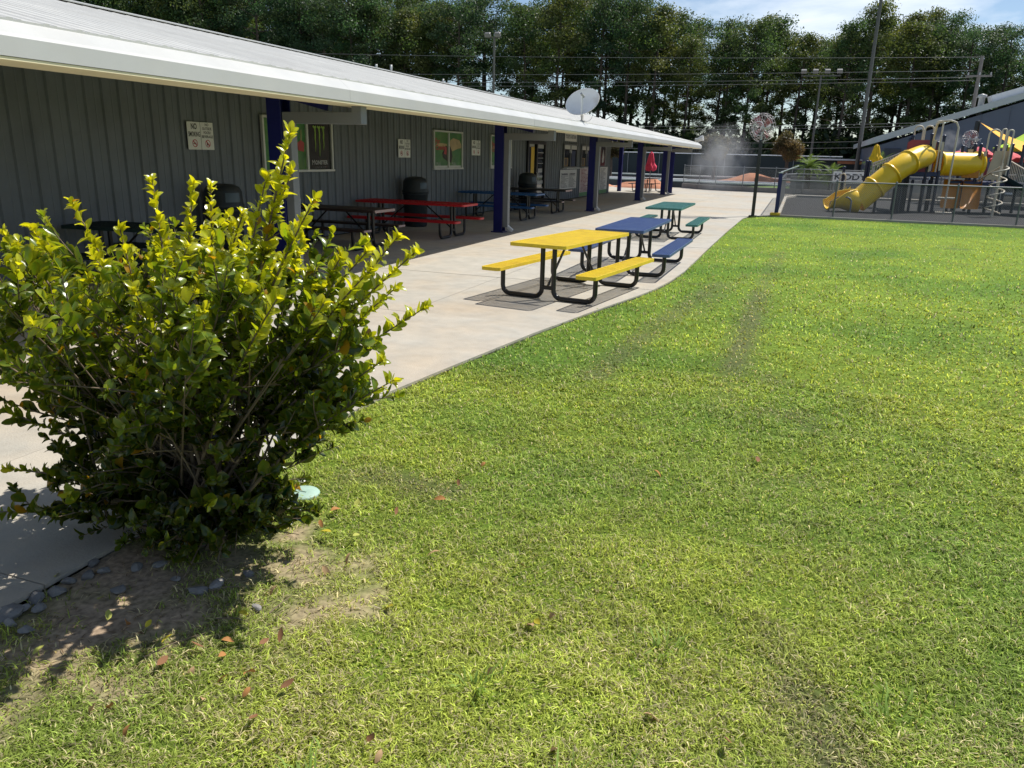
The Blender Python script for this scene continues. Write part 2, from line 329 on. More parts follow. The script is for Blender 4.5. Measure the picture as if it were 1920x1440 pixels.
# turf: one fine grid, its colour laid down as patches of lush, yellow and worn grass
PATCH = (-2.35, 1.95)
TRACKS = [(G(a, b).x, G(a, b).y, G(c, d).x, G(c, d).y, w, k) for a, b, c, d, w, k in ((1425, 545, 1375, 690, .14, 1.0), (1465, 470, 1425, 545, .14, .5), (1345, 530, 1240, 600, .15, .75), (1240, 600, 1110, 700, .15, .8), (1400, 510, 1300, 590, .10, .4), (1375, 690, 1345, 760, .12, .35))]
def turf_tone(x, y):
    x = np.asarray(x, float); y = np.asarray(y, float)
    n1 = vnoise(x, y, 2.3, 1)*.6+vnoise(x, y, .8, 2)*.4; n2 = vnoise(x, y, 1.1, 3)*.55+vnoise(x, y, .33, 4)*.45; n3 = vnoise(x, y, .45, 5)*.5+vnoise(x, y, .16, 6)*.5
    yel = np.clip((n1-.24)*2.2, 0, 1)                                  # yellow-green patches
    worn = np.clip((n2-.72)*3.2, 0, .7)                                # thin dry spots
    yel = np.clip(yel+.25*np.clip((x-1)/4, 0, 1), 0, 1)
    # wheel tracks curving from the walk into the lawn and one worn streak near the camera
    for ax, ay, bx, by, w, k in (*TRACKS, (.08, 3.0, .22, 2.62, .09, .8), (.22, 2.62, .33, 2.30, .13, 1.2), (.3, 2.3, .42, 2.0, .12, .9)):
        t = np.clip(((x-ax)*(bx-ax)+(y-ay)*(by-ay))/((bx-ax)**2+(by-ay)**2), 0, 1); d = np.hypot(x-ax-t*(bx-ax), y-ay-t*(by-ay))
        worn = np.maximum(worn, k*np.clip(1.5-d/w, 0, 1)*(.35+.65*n3)*1.0)
    soil = np.clip(1.30-np.hypot((x-PATCH[0])/.60, (y-PATCH[1]-.12)/.74)+(n3-.5)*2.2, 0, 1)
    soil = np.maximum(soil, np.clip(1.35-np.hypot((x+2.55)/.35, (y-1.35)/.45)+(n3-.5)*1.2, 0, 1)*.9)
    return yel, worn, soil, n3
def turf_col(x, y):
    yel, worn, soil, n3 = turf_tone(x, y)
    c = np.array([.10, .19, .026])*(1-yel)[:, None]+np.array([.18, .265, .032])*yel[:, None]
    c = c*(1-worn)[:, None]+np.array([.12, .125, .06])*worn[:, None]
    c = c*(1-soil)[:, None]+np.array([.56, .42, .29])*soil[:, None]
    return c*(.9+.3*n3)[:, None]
def turf_grid(x0, x1, y0, y1, st):
    gx = np.arange(x0, x1+1e-6, st); gy = np.arange(y0, y1+1e-6, st); X, Y = np.meshgrid(gx, gy); n = len(gx); m = len(gy)
    ex = np.interp(Y.ravel(), [e[0] for e in EDGE], [e[1] for e in EDGE])
    Xf = np.maximum(X.ravel(), ex-.06); Yf = Y.ravel()
    Z = -.035+.012*(vnoise(Xf, Yf, .5, 8)-.5)+.006*(vnoise(Xf, Yf, .12, 9)-.5)
    i = np.arange(n*m).reshape(m, n); Fq = np.stack([i[:-1, :-1], i[:-1, 1:], i[1:, 1:], i[1:, :-1]], -1).reshape(-1, 4)
    return np.stack([Xf, Yf, Z], 1), Fq
V, Fq = turf_grid(-3.1, 18, -3, 29.6, .11)
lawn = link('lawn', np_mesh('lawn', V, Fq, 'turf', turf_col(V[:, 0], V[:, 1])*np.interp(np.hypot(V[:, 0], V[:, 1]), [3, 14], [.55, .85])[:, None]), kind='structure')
def lawn_z(x, y): return -.035+.012*(vnoise(x, y, .5, 8)-.5)+.006*(vnoise(x, y, .12, 9)-.5)

# ================================================================== concession building
XW, Y0, Y1 = -9.8, -6.0, 42.0
XE, RS = -5.45, .22
def roof_z(x): return 2.72+RS*(-x-5.6)
XR = -12.1; ZR = roof_z(XR); ROOF_Y = (-6.6, 45.0)
bld = empty('concession_building', (XW, 18, 0), 'long grey metal-sided building with white roof and deep canopy along the walkway', 'building')
# wall with ribbed siding, one sheet strip after the other
wl = MB(); wl.box(((XW-.06+XW-.26)/2, (Y0+Y1)/2, 1.75), (.2, Y1-Y0, 3.5)); wl.box((-14.4, Y1-.1, 1.75), (8.6, .2, 3.5)); wl.box((-14.4, Y0+.1, 1.75), (8.6, .2, 3.5)); wl.box((-18.8, (Y0+Y1)/2, 1.4), (.2, Y1-Y0, 2.8))
wall = wl.build('wall', 'hall_dark', bld)
PW = .305; npan = int((Y1-Y0)/PW)
def panel_mesh():
    p = MB(); xf, xr = 0.0, .032
    prof = [(0, xf), (.108, xf), (.118, xf+.007), (.128, xf+.007), (.138, xf), (.232, xf), (.250, xr), (.287, xr), (PW, xf)]
    n = len(prof)
    for z in (0.02, 3.45): p.v += [(x, y, z) for y, x in prof]
    p.f = [(i, i+1, n+i+1, n+i) for i in range(n-1)]; p.mi = [0]*(n-1); p.sm = [False]*(n-1)
    p.v += [(-.05, 0, .02), (-.05, 0, 3.45), (-.05, PW, .02), (-.05, PW, 3.45)]; k = 2*n
    p.f += [(0, n, k+1, k), (n-1, k+2, k+3, 2*n-1)]; p.mi += [0, 0]; p.sm += [False, False]
    return p.mesh('siding_panel', 'siding')
pm = panel_mesh()
for i in range(npan):
    o = link('siding_panel', pm, wall, (XW+random.uniform(-.002, .002), Y0+i*PW, 0))
# roof deck (cream underside) and ribbed white sheets on top
rf = MB()
def slab(mb, xa, za, xb, zb, t, y0, y1):
    mb.add([(xa, y0, za), (xb, y0, zb), (xb, y1, zb), (xa, y1, za), (xa, y0, za-t), (xb, y0, zb-t), (xb, y1, zb-t), (xa, y1, za-t)], [(0, 3, 2, 1), (4, 5, 6, 7), (0, 1, 5, 4), (2, 3, 7, 6), (1, 2, 6, 5), (0, 4, 7, 3)])
slab(rf, -5.76, roof_z(-5.76)-.03, XR, ZR-.03, .10, *ROOF_Y); slab(rf, XR, ZR-.03, -19.0, ZR-.03-RS*(19.0+XR), .10, *ROOF_Y)
roof = rf.build('roof', 'cream', bld)
RPW = .915; nrp = int((ROOF_Y[1]-ROOF_Y[0])/RPW)
def roof_panel_mesh():
    p = MB(); prof = []
    for k in range(3):
        y = k*.305
        prof += [(y, 0), (y+.10, 0), (y+.118, .010), (y+.150, .010), (y+.168, 0), (y+.205, 0), (y+.212, .006), (y+.228, .006), (y+.235, 0)]
    prof.append((RPW, 0)); n = len(prof); xa, xb = -5.605, XR
    up = [(xa, y, roof_z(xa)+h-.004) for y, h in prof]+[(xb, y, roof_z(xb)+h-.004) for y, h in prof]
    lo = [(xa, y, roof_z(xa)-.024) for y, h in prof]
    p.add(up, [(i, i+1, n+i+1, n+i) for i in range(n-1)]); p.add(up[:n]+lo, [(n+i, n+i+1, i+1, i) for i in range(n-1)])
    return p.mesh('roof_sheet', 'roof_metal')
rm = roof_panel_mesh()
for i in range(nrp): link('roof_sheet', rm, roof, (0, ROOF_Y[0]+i*RPW, random.uniform(-.002, .002)))
cap = MB(); cap.beam((XR+.16, ROOF_Y[0], ZR+.0), (XR+.16, ROOF_Y[1], ZR+.0), .34, .02, up=(.22, 0, 1)); cap.beam((XR-.16, ROOF_Y[0], ZR+.0), (XR-.16, ROOF_Y[1], ZR+.0), .34, .018, up=(-.22, 0, 1)); cap.build('ridge_cap', 'white_trim', roof)
for (px, h) in ((728, .16), (826, .10), (700, .08)):   # little vents on the ridge
    q = PX(px, 130 if px < 800 else 155, XR); v_ = MB(); v_.lathe([(0, 0), (.035, 0), (.035, h+.05), (0, h+.05)], (XR+.1, q.y, ZR-.02), 8); v_.build('vent_pipe', 'white_trim', roof)
# eave fascia in lengths, soffit
fx = [(XE, 2.44), (XE, 2.575), (-5.475, 2.60), (-5.60, 2.700), (-5.63, 2.700), (-5.74, 2.68), (-5.74, 2.44)]
yy = [ROOF_Y[0], 2.0, 8.93, 16.2, 23.5, 30.8, 38.1, ROOF_Y[1]+.2]
for a, b in zip(yy[:-1], yy[1:]):
    p = MB(); dx = random.uniform(-.003, .003); p.prism([(x, z) for x, z in fx][::-1], a+.002, b-.002, lambda x, z, y: (x+dx, y, z)); p.build('fascia', 'white_trim', bld)
p = MB(); p.box((-5.69, (ROOF_Y[0]+ROOF_Y[1])/2, 2.425), (.46, ROOF_Y[1]-ROOF_Y[0], .022)); p.build('soffit', 'cream', bld)
p = MB(); slab(p, -5.80, 2.66, XR, roof_z(XR)-.16, .03, ROOF_Y[1]-.12, ROOF_Y[1]+.02); p.build('gable_trim', 'white_trim', bld)
# purlins under the canopy
for x in (-6.6, -7.7, -8.8):
    p = MB(); p.box((x, (Y0+ROOF_Y[1])/2, roof_z(x)-.21), (.06, ROOF_Y[1]-Y0, .15)); p.build('purlin', 'cream', bld)
POSTS = [.6, 9.5, 18.15, 27.1, 35.6, 42.4]
for i, y in enumerate(POSTS+[45.0-.25]):
    p = MB(); x = -6.95
    p.box((x, y, 1.27), (.022, .20, 2.54)); p.box((x, y-.11, 1.27), (.23, .02, 2.54), bev=.004); p.box((x, y+.11, 1.27), (.23, .02, 2.54), bev=.004)
    po = p.build('post', 'blue_steel', bld)
    b = MB(); b.box((x, y, .012), (.32, .32, .024), bev=.004); b.build('base_plate', 'blue_steel', po)
    p = MB(); sx = -6.1; p.beam((sx, y, 2.47), (-9.78, y, roof_z(-9.78)-.30), .10, .24); p.build('rafter', 'blue_steel', bld)
    if i < 6:
        d = MB(); xd = -6.95+.115+.068; yd = y-.02
        d.box((xd, yd, 1.16), (.13, .15, 2.06), bev=.006); d.box(((xd-.065-5.585)/2, yd, 2.262), (abs(-5.585-(xd-.065)), .152, .15), bev=.006); d.box((-5.66, yd, 2.386), (.15, .148, .115), bev=.006)
        dn = d.build('downspout', 'grey_steel', bld)
        e = MB(); e.beam((xd+.03, yd, .155), (xd+.17, yd, .05), .10, .07, bev=.005); e.build('elbow', 'light_steel', dn)
        for sz in (1.16, .3): e = MB(); e.box((xd, yd, sz), (.136, .155, .03)); e.build('strap', 'grey_steel', dn)
p = MB(); y = 44.6; x = -9.8; p.box((x, y, 1.7), (.2, .2, 3.4)); po = p.build('post', 'blue_steel', bld)
XS = XW+.034          # outer face of the ribs
def wy(px, py=300): return PX(px, py, XS+.02).y
def wz(px, py): return PX(px, py, XS+.02).z
def frame_window(name, ya, yb, za, zb, mull, fm='alu', parent=bld):
    p = MB(); t = .05; xc = XS+.03; d = .07
    p.box((xc, (ya+yb)/2, zb-t/2), (d, yb-ya, t), bev=.006); p.box((xc, (ya+yb)/2, za+t/2), (d+.02, yb-ya+.04, t), bev=.006)
    for y in (ya+t/2, yb-t/2): p.box((xc-.001, y, (za+zb)/2), (d-.004, t, zb-za-2*t+.004), bev=.006)
    w = p.build(name, fm, parent)
    for m_ in mull:
        q = MB(); q.box((xc-.004, m_, (za+zb)/2), (.06, .06, zb-za-2*t)); q.build('mullion', fm, w)
    return w
def pane(w, ya, yb, za, zb, m_, x=None, name='pane'):
    q = MB(); q.box(((x or XS)+.012, (ya+yb)/2, (za+zb)/2), (.012, yb-ya, zb-za)); return q.build(name, m_, w)
def blob(parent, name, m_, pts, x):
    q = MB(); q.prism(pts, x, x+.003, lambda a, b, c: (c, a, b)); return q.build(name, m_, parent)
# window with the black claw-mark poster
ya, ym, yb = 12.75, wy(576), wy(622, 270); za, zb = 1.40, 2.46
w = frame_window('window', ya, yb, za, zb, [ym])
pane(w, ya+.05, ym-.03, za+.05, zb-.05, 'poster_green'); pane(w, ym+.03, yb-.05, za+.05, zb-.05, 'poster_black')
blob(w, 'poster_shape', 'poster_red', [(ym-.30, 1.83), (ym-.10, 1.80), (ym-.08, 1.98), (ym-.2, 2.03), (ym-.32, 1.97)], XS+.02)
blob(w, 'poster_shape', 'poster_tan', [(ym-.20, 2.03), (ym-.17, 2.03), (ym-.16, 2.25), (ym-.18, 2.22)], XS+.02)
c0 = (ym+yb)/2+.0; q = MB()
for k, (dx, z1) in enumerate(((-.155, 1.80), (0, 1.70), (.155, 1.84))):
    a = [(-.075, 2.31), (-.05, 2.335), (.0, 2.315), (.045, 2.335), (.06, 2.30), (.03, 2.27), (.034, 2.15), (.022, 2.05), (.028, 1.95), (.012, z1+.06), (.0, z1), (-.008, z1+.08), (.002, 1.95), (-.012, 2.08), (-.002, 2.2), (-.02, 2.27)]
    q.prism([(c0+dx+x, z) for x, z in a], XS+.020, XS+.024, lambda a_, b_, c_: (c_, a_, b_))
q.build('claw_mark', 'claw', w)
q = MB(); wall_text(q, 'M', .15, c0-.245, 1.585, XS+.021); wall_text(q, 'ONSTER', .115, c0+.05, 1.585, XS+.021, .47, .003); q.build('lettering', 'dimwhite', w)
q = MB(); wall_text(q, 'E N E R G Y', .06, c0+.02, 1.485, XS+.021, .40); q.build('lettering', 'text_grey', w)
# two green poster windows
for n_, (ya, yb) in enumerate(((wy(812, 280), wy(866, 280)), (wy(919, 280), wy(919, 280)+1.95))):
    ym = (ya+yb)/2; w = frame_window('window', ya, yb, 1.39, 2.46, [ym])
    for a, b in ((ya+.05, ym-.03), (ym+.03, yb-.05)): pane(w, a, b, 1.50, 2.41, 'poster_green')
    for a, b in ((ya+.05, ym-.03), (ym+.03, yb-.05)): pane(w, a, b, 1.44, 1.50, 'paper_white')
    blob(w, 'poster_shape', 'poster_tan', [(ym+.05, 2.06), (ym+.15, 2.2), (ym+.35, 2.27), (yb-.2, 2.22), (yb-.06, 2.1), (yb-.06, 2.0), (yb-.3, 1.98), (ym+.3, 1.90), (ym+.08, 1.96)], XS+.021)
    blob(w, 'poster_shape', 'poster_tan', [(ya+.12, 2.02), (ym-.1, 2.03), (ym-.1, 2.10), (ya+.3, 2.12)], XS+.0205)
    blob(w, 'poster_shape', 'poster_dark', [(ym-.35, 1.72), (ym-.05, 1.62), (ym-.05, 2.03), (ym-.18, 2.05), (ym-.25, 1.95), (ym-.40, 1.85)], XS+.0225)
    blob(w, 'poster_shape', 'poster_dark', [(ym+.04, 1.60), (ym+.22, 1.58), (ym+.30, 1.75), (ym+.25, 1.92), (ym+.14, 2.04), (ym+.04, 2.06)], XS+.0225)
    blob(w, 'poster_shape', 'poster_red', [(ym-.30, 1.83), (ym-.13, 1.80), (ym-.1, 2.0), (ym-.2, 2.03)], XS+.025)
    q = MB(); wall_text(q, 'For', .20, ya+.28, 2.16, XS+.026, .3, .006); wall_text(q, 'Cravin', .19, ya+.47, 1.99, XS+.026, .62, .006); q.build('lettering', 'poster_red', w)
    q = MB(); wall_text(q, 'PULL', .12, ya+.35, 1.545, XS+.026, .3); wall_text(q, 'PULL', .12, ym+.42, 1.545, XS+.026, .3); q.build('lettering', 'dimwhite', w)
# glazed double door
ya, yb = wy(988, 300), wy(1021, 300); zt = 2.36
d = MB(); t = .09; xc = XS+.03
for y in (ya+t/2, (ya+yb)/2, yb-t/2): d.box((xc, y, zt/2), (.09, t*1.4, zt-.004), bev=.006)
d.box((xc+.002, (ya+yb)/2, zt-.05), (.094, yb-ya, .10)); d.box((xc+.002, (ya+yb)/2, .11), (.094, yb-ya, .2))
door = d.build('door', 'black_frame', bld); ym = (ya+yb)/2
pane(door, ya+.1, ym-.06, .2, zt-.1, 'glass_dark'); pane(door, ym+.06, yb-.1, .2, zt-.1, 'glass_dark')
q = MB(); q.box((XS+.022, ym-.42, 1.62), (.004, .38, 1.10)); q.build('door_sticker', 'yellow_paint', door)
q = MB(); q.box((XS+.022, ym-.55, 2.2), (.004, .6, .10)); q.build('door_sticker', 'dimwhite', door)
for z, h, wd in ((2.18, .14, .75), (1.95, .03, .7), (1.75, .02, .7), (1.55, .02, .7), (1.28, .15, .5), (1.05, .07, .6), (.84, .12, .72), (.62, .05, .74), (.42, .09, .74)):
    q = MB(); q.box((XS+.022, (ym+yb)/2, z), (.004, wd, h)); q.build('door_sticker', 'dimwhite', door)
q = MB(); q.tube([(xc+.05, ym+.1, .9), (xc+.09, ym+.1, .92), (xc+.09, ym+.1, 1.2), (xc+.05, ym+.1, 1.22)], .014, 6); q.tube([(xc+.05, ym-.1, .9), (xc+.09, ym-.1, .92), (xc+.09, ym-.1, 1.2), (xc+.05, ym-.1, 1.22)], .014, 6); q.build('handle', 'alu', door)
# two serving windows
for k, (pa, pb) in enumerate(((1056, 1081), (1089, 1107))):
    ya, yb = wy(pa), wy(pb); w = frame_window('window', ya, yb, 1.36, 2.36, [(ya+yb)/2], 'grey_steel'); ym = (ya+yb)/2
    pane(w, ya+.05, ym-.03, 1.41, 2.31, 'glass_dark'); pane(w, ym+.03, yb-.05, 1.41, 2.31, 'glass_dark')
    q = MB(); q.box((XS+.023, (ya+yb)/2, 2.22), (.006, yb-ya-.12, .17)); q.build('valance', 'paper_white', w)
    q = MB(); q.box((XS+.024, ym+.5, 1.75), (.006, .6, .66)); q.build('curtain', 'navy_cloth', w)
    q = MB(); q.box((XS+.024, ya+.42, 1.60), (.006, .62, .36)); q.build('notice', 'brown_board', w)
    q = MB(); q.box((XS+.029, ya+.42, 1.60), (.006, .30, .28)); q.build('opening', 'black_frame', w)
    q = MB(); q.box((XS+.025, ym+.05, 2.05), (.006, .3, .14)); q.build('notice', 'paper_white', w)
    q = MB(); q.box((XS+.10, ym, 1.345), (.22, yb-ya+.1, .03)); q.build('counter', 'light_steel', w)
# things fixed on the wall ------------------------------------------------
def board(name, ya, yb, za, zb, m_, label, cat, group=None, t=.012):
    q = MB(); q.box((XS+.004+t/2, (ya+yb)/2, (za+zb)/2), (t, yb-ya, zb-za), bev=.002); o = q.build(name, m_); tag(o, label, cat, group); return o
def tag(o, label, cat, group=None, kind=None):
    o['label'] = label; o['category'] = cat
    if group: o['group'] = group
    if kind: o['kind'] = kind
    return o
def prohibition(parent, y, z, r, x, glyph):
    q = MB(); n = 24
    ring = [(r*math.cos(2*math.pi*k/n), r*math.sin(2*math.pi*k/n)) for k in range(n)]; rin = [(a*.80, b*.80) for a, b in ring]
    q.add([(x, y+a, z+b) for a, b in ring]+[(x, y+a, z+b) for a, b in rin], [(k, (k+1) % n, n+(k+1) % n, n+k) for k in range(n)])
    dx, dz = r*.62, r*.62; w_ = r*.11
    q.add([(x+.0005, y-dx-w_, z+dz-w_), (x+.0005, y-dx+w_, z+dz+w_), (x+.0005, y+dx+w_, z-dz+w_), (x+.0005, y+dx-w_, z-dz-w_)], [(0, 3, 2, 1)])
    q.build('prohibition_ring', 'sign_red', parent)
    q = MB()
    if glyph == 'smoke': q.box((x-.0008, y-.005, z-.005), (.001, r*1.1, r*.22)); q.box((x-.0008, y+r*.35, z+r*.25), (.001, r*.12, r*.4))
    else: q.box((x-.0008, y-r*.2, z-.01), (.001, r*.42, r*.7)); q.box((x-.0008, y+r*.35, z-.02), (.001, r*.35, r*.5))
    q.build('pictogram', 'ink', parent)
pairs = [((350, 228), (403, 283), 'near the blue post by the tall shrub', 'on the bare wall left of the claw-mark window'), ((747, 262), (770, 297), '', 'above the bin behind the red table'), ((885, 263), (901, 292), '', 'between the two green poster windows')]
for k, (a, b, _, where) in enumerate(pairs):
    ya, yb = wy(a[0], a[1]), wy(b[0], b[1]); zb = wz(*a); za = wz(*b); ym = (ya+yb)/2
    if k == 0: za, zb = 1.80, 2.25
    elif k == 1: za, zb = 1.71, 2.16
    else: za, zb = 1.80, 2.25
    h = zb-za; wd = min(yb-ya, .68); ya, yb = ym-wd/2, ym+wd/2
    s1 = board('wall_sign', ya, ym-.006, za, zb, 'sign_white', 'white no smoking sign '+where, 'sign'); s2 = board('wall_sign', ym+.006, yb, za, zb, 'sign_white', 'white no outside food sign '+where, 'sign')
    x = XS+.018
    q = MB(); wall_text(q, 'NO', h*.28, (ya+ym)/2, za+h*.83, x, wd*.22, .004); wall_text(q, 'SMOKING', h*.25, (ya+ym)/2, za+h*.55, x, wd*.44, .002); q.build('lettering', 'ink', s1)
    prohibition(s1, (ya+ym)/2, za+h*.23, h*.14, x, 'smoke')
    q = MB()
    for i_, (t_, w_) in enumerate((('NO', .14), ('OUTSIDE', .36), ('FOOD/', .27), ('BEVERAGE', .43))): wall_text(q, t_, h*.14, (ym+yb)/2, za+h*(.91-.145*i_), x, wd*w_, .001)
    q.build('lettering', 'ink', s2); prohibition(s2, (ym+yb)/2, za+h*.23, h*.14, x, 'food')
ya, yb = wy(1058), wy(1080)
o = board('wall_sign', ya, yb, 2.47, 2.80, 'sign_white', 'white ticket sign above the first serving window', 'sign')
q = MB(); wall_text(q, 'TICKET & RETURN', .20, (ya+yb)/2, 2.65, XS+.018, (yb-ya)*.86, .004); q.build('lettering', 'ink', o)
o = board('wall_sign', wy(1104), wy(1104)+1.35, 2.38, 2.72, 'sign_white', 'white sign above the second serving window', 'sign')
q = MB(); q.box((XS+.019, wy(1104)+.95, 2.58), (.002, .22, .14)); q.build('pictogram', 'ink', o)
def lines(parent, ya, yb, za, zb, n, m_, cols=1, fill=.55):
    q = MB(); h = (zb-za)/n; x = XS+.02
    for c in range(cols):
        a = ya+(yb-ya)*c/cols; b = ya+(yb-ya)*(c+1)/cols
        for i in range(n):
            z = zb-h*(i+.5); y = a+.04*(b-a); end = a+(b-a)*random.uniform(.45, .92)
            while y < end:
                w_ = random.uniform(.05, .14)*(b-a); q.box((x, y+w_/2, z), (.001, w_, h*random.uniform(.3, fill))); y += w_+.025*(b-a)
    return q.build('printed_lines', m_, parent)
ya, yb = wy(1050, 335), wy(1081, 335)
o = board('menu_board', ya, yb, .46, 1.28, 'paper_white', 'white two-column notice board under the first serving window', 'notice board'); lines(o, ya+.1, yb-.1, .52, 1.14, 12, 'text_grey', 2); q = MB(); q.box((XS+.02, (ya+yb)/2-.6, 1.09), (.001, .9, .06)); q.box((XS+.02, (ya+yb)/2+.65, 1.09), (.001, .8, .06)); q.build('heading', 'text_grey', o)
for k, (pa, pb, lab, pm_, tm_) in enumerate(((1087, 1106, 'white price banner with red lines and green foot under the second serving window', 'paper_pink', 'text_maroon'), (1124, 1138, 'white price banner with green foot near the far wall corner', 'paper_white', 'text_grey'))):
    ya, yb = wy(pa, 340), wy(pb, 340); o = board('price_banner', ya, yb, .04, 1.36, pm_, lab, 'banner'); lines(o, ya+.1, yb-.1, .25, 1.30, 17, tm_, 1, .6)
    q = MB(); q.box((XS+.0195, (ya+yb)/2, .14), (.003, yb-ya-.02, .18)); q.build('foot_strip', 'banner_green', o)
ya = wy(1127, 280); o = board('poster', ya, ya+1.0, 1.42, 2.34, 'poster_black', 'tall black and white poster near the far wall corner', 'poster')
blob(o, 'poster_shape', 'dimwhite', [(ya+.35, 1.55), (ya+.7, 1.6), (ya+.78, 1.85), (ya+.62, 2.05), (ya+.55, 2.22), (ya+.42, 2.05), (ya+.3, 1.8)], XS+.018)
q = MB()
for y in (ya-.03, ya+1.03): q.box((XS+.012, y, 1.88), (.03, .05, .98))
q.build('poster_frame', 'dimwhite', o)

# satellite dish on the roof, lamp at the roof end
def roof_hit(px, py):
    r = ray(px, py); t = (2.72-RS*5.6-CAM_H)/(r.z+RS*r.x); return CAM+r*t
b = roof_hit(1092, 229); b.x = -5.72; b = Vector((b.x, PX(1092, 228, b.x).y, roof_z(b.x)))
dish = empty('satellite_dish', b, 'large white satellite dish on a short mast on the roof', 'satellite dish')
q = MB(); q.lathe([(.09, 0), (.09, .02), (.045, .03), (.04, .22), (0, .22)], b, 12); q.build('mast', 'dish_grey', dish)
ax = (Vector((-.22, -.80, .52))).normalized(); R = ax.to_track_quat('Z', 'Y').to_matrix(); c = b+Vector((.0, .07, .44))
q = MB(); prof = [(.43*k/8, .11*(k/8)**2) for k in range(9)]+[(.445, .115), (.445, .10)]+[(.43*k/8, .11*(k/8)**2-.02) for k in range(8, -1, -1)]
q.lathe(prof, c, 32, R @ Matrix(((1.12, 0, 0), (0, .92, 0), (0, 0, 1)))); q.build('reflector', 'dish', dish)
lnb = c+ax*.50+Vector((.16, 0, -.06)); q = MB(); q.tube([c+R @ Vector((0, -.38, .1))+Vector((.1, 0, 0)), lnb], .022, 8); q.build('feed_arm', 'light_steel', dish)
q = MB(); q.tube([lnb+ax*.05, lnb-ax*.09], [.03, .045], 10); q.build('receiver', 'dish_grey', dish)
q = MB(); q.tube([b+Vector((.10+.16*math.sin(t), .02, .16+.16*math.cos(t))) for t in np.linspace(0, 6.0, 16)], .006, 5); q.build('cable', 'dish_grey', dish)
lp = PX(1309, 268, -5.7); lp.z = 2.72
fl = empty('eave_floodlight', lp, 'small white floodlight at the far end of the roof edge', 'floodlight')
q = MB(); q.lathe([(0, 0), (.05, 0), (.05, .06), (.02, .07), (.02, .12), (0, .12)], lp, 10); q.build('bracket', 'white_trim', fl)
q = MB(); q.tube([lp+Vector((-.18, 0, .16)), lp+Vector((0, 0, .17)), lp+Vector((.14, -.03, .24)), lp+Vector((.26, -.05, .26))], [.09, .10, .14, .15], 12); q.build('lamp_head', 'white_trim', fl)

# ================================================================== picnic tables
def arc(c, a, b, r, n=5):   # quarter bend from direction a to direction b around corner c
    c, a, b = Vector(c), Vector(a), Vector(b)
    return [c-a*r*(1-math.sin(t))+b*r*(1-math.cos(t)) for t in (math.pi/2*k/n for k in range(n+1))]
def rounded_rect(w, l, r, n=5):
    o = []
    for sx, sy, a0 in ((1, 1, 0), (-1, 1, 90), (-1, -1, 180), (1, -1, 270)):
        for k in range(n+1):
            a = math.radians(a0+90*k/n); o.append((sx*(w/2-r)+r*math.cos(a), sy*(l/2-r)+r*math.sin(a)))
    return o
def mesh_top(w, l, z, pitch=.032, bar=.0092, t=.045):
    """coated expanded-metal top: rim, lengthwise and crosswise bars with open holes"""
    q = MB(); o = rounded_rect(w, l, .05); n = len(o); i_ = rounded_rect(w-.03, l-.03, .04)
    q.add([(x, y, z) for x, y in o]+[(x, y, z) for x, y in i_]+[(x, y, z-t) for x, y in o]+[(x, y, z-t) for x, y in i_],
          [(k, (k+1) % n, n+(k+1) % n, n+k) for k in range(n)]+[(2*n+k, 2*n+(k+1) % n, (k+1) % n, k) for k in range(n)]+[(n+k, n+(k+1) % n, 3*n+(k+1) % n, 3*n+k) for k in range(n)]+[(3*n+k, 3*n+(k+1) % n, 2*n+(k+1) % n, 2*n+k) for k in range(n)])
    wi, li = w-.028, l-.028; m = int(wi/pitch)
    for k in range(1, m): q.box((-wi/2+wi*k/m, 0, z-.006), (bar, li, .008))
    m = int(li/pitch)
    for k in range(1, m): q.box((0, -li/2+li*k/m, z-.009), (wi, bar, .008))
    return q
def solid_top(w, l, z, t=.05):
    q = MB(); o = rounded_rect(w, l, .04); q.prism(o, z-t, z); return q
def picnic_table(label, loc, rot, L_, lf, top_m, W_=.80, bo=.82, bw=.28, zt=.765, zb=.42, perf=True, name='picnic_table', end_m=None, group=None):
    r = empty(name, (0, 0, 0), label, 'picnic table', group)
    (mesh_top(W_, L_, zt) if perf else solid_top(W_, L_, zt)).build('table_top', top_m, r)
    for s in (-1, 1):
        q = mesh_top(bw, L_, zb) if perf else solid_top(bw, L_, zb, .04)
        q.v = [(x+s*(bo-bw/2), y, z) for x, y, z in q.v]; q.build('bench', top_m, r)
    R_ = .032
    for v in (-lf, lf):
        for s in (-1, 1):
            uo, ui, rb, zg = s*(bo-bw/2), s*.085, .11, R_+.002
            pts = [(uo, v, zb-.045)]+arc((uo, v, zg), (0, 0, -1), (-s, 0, 0), rb)+arc((ui, v, zg), (-s, 0, 0), (0, 0, 1), rb)+[(ui, v, zt-.045)]
            q = MB(); q.tube(pts, R_, 10); q.build('leg', 'black_pipe', r)
        q = MB(); q.box((0, v, .165), (.17, .05, .05), bev=.006); q.build('leg_clamp', 'black_pipe', r)
        q = MB(); q.tube([(0, v, .18), (0, v*.25, zt-.05)], .017, 8); q.build('brace', 'black_pipe', r)
        q = MB(); q.box((0, v, zt-.055), (W_*.8, .05, .02)); q.build('top_bracket', 'black_pipe', r)
    if end_m:
        for v in (-1, 1):
            q = MB(); q.box((0, v*(L_/2+.004), zt-.025), (W_*.96, .012, .05)); q.build('end_board', end_m, r)
            for s in (-1, 1):
                q = MB(); q.box((s*(bo-bw/2), v*(L_/2+.004), zb-.02), (bw*.96, .012, .04)); q.build('end_board', end_m, r)
    place(r, loc, rot); return r
picnic_table('yellow mesh picnic table in the sun at the edge of the lawn', (-2.91, 10.53, 0), -.14, 2.35, .80, 't_yellow', zt=.77)
picnic_table('blue mesh picnic table in the sun between the yellow and green ones', (-2.62, 13.49, 0), 0, 2.8, .98, 't_blue', .78)
picnic_table('green mesh picnic table in the sun beyond the blue one', (-2.99, 19.79, 0), .01, 2.8, .95, 't_green', .84, zt=.75, zb=.40)
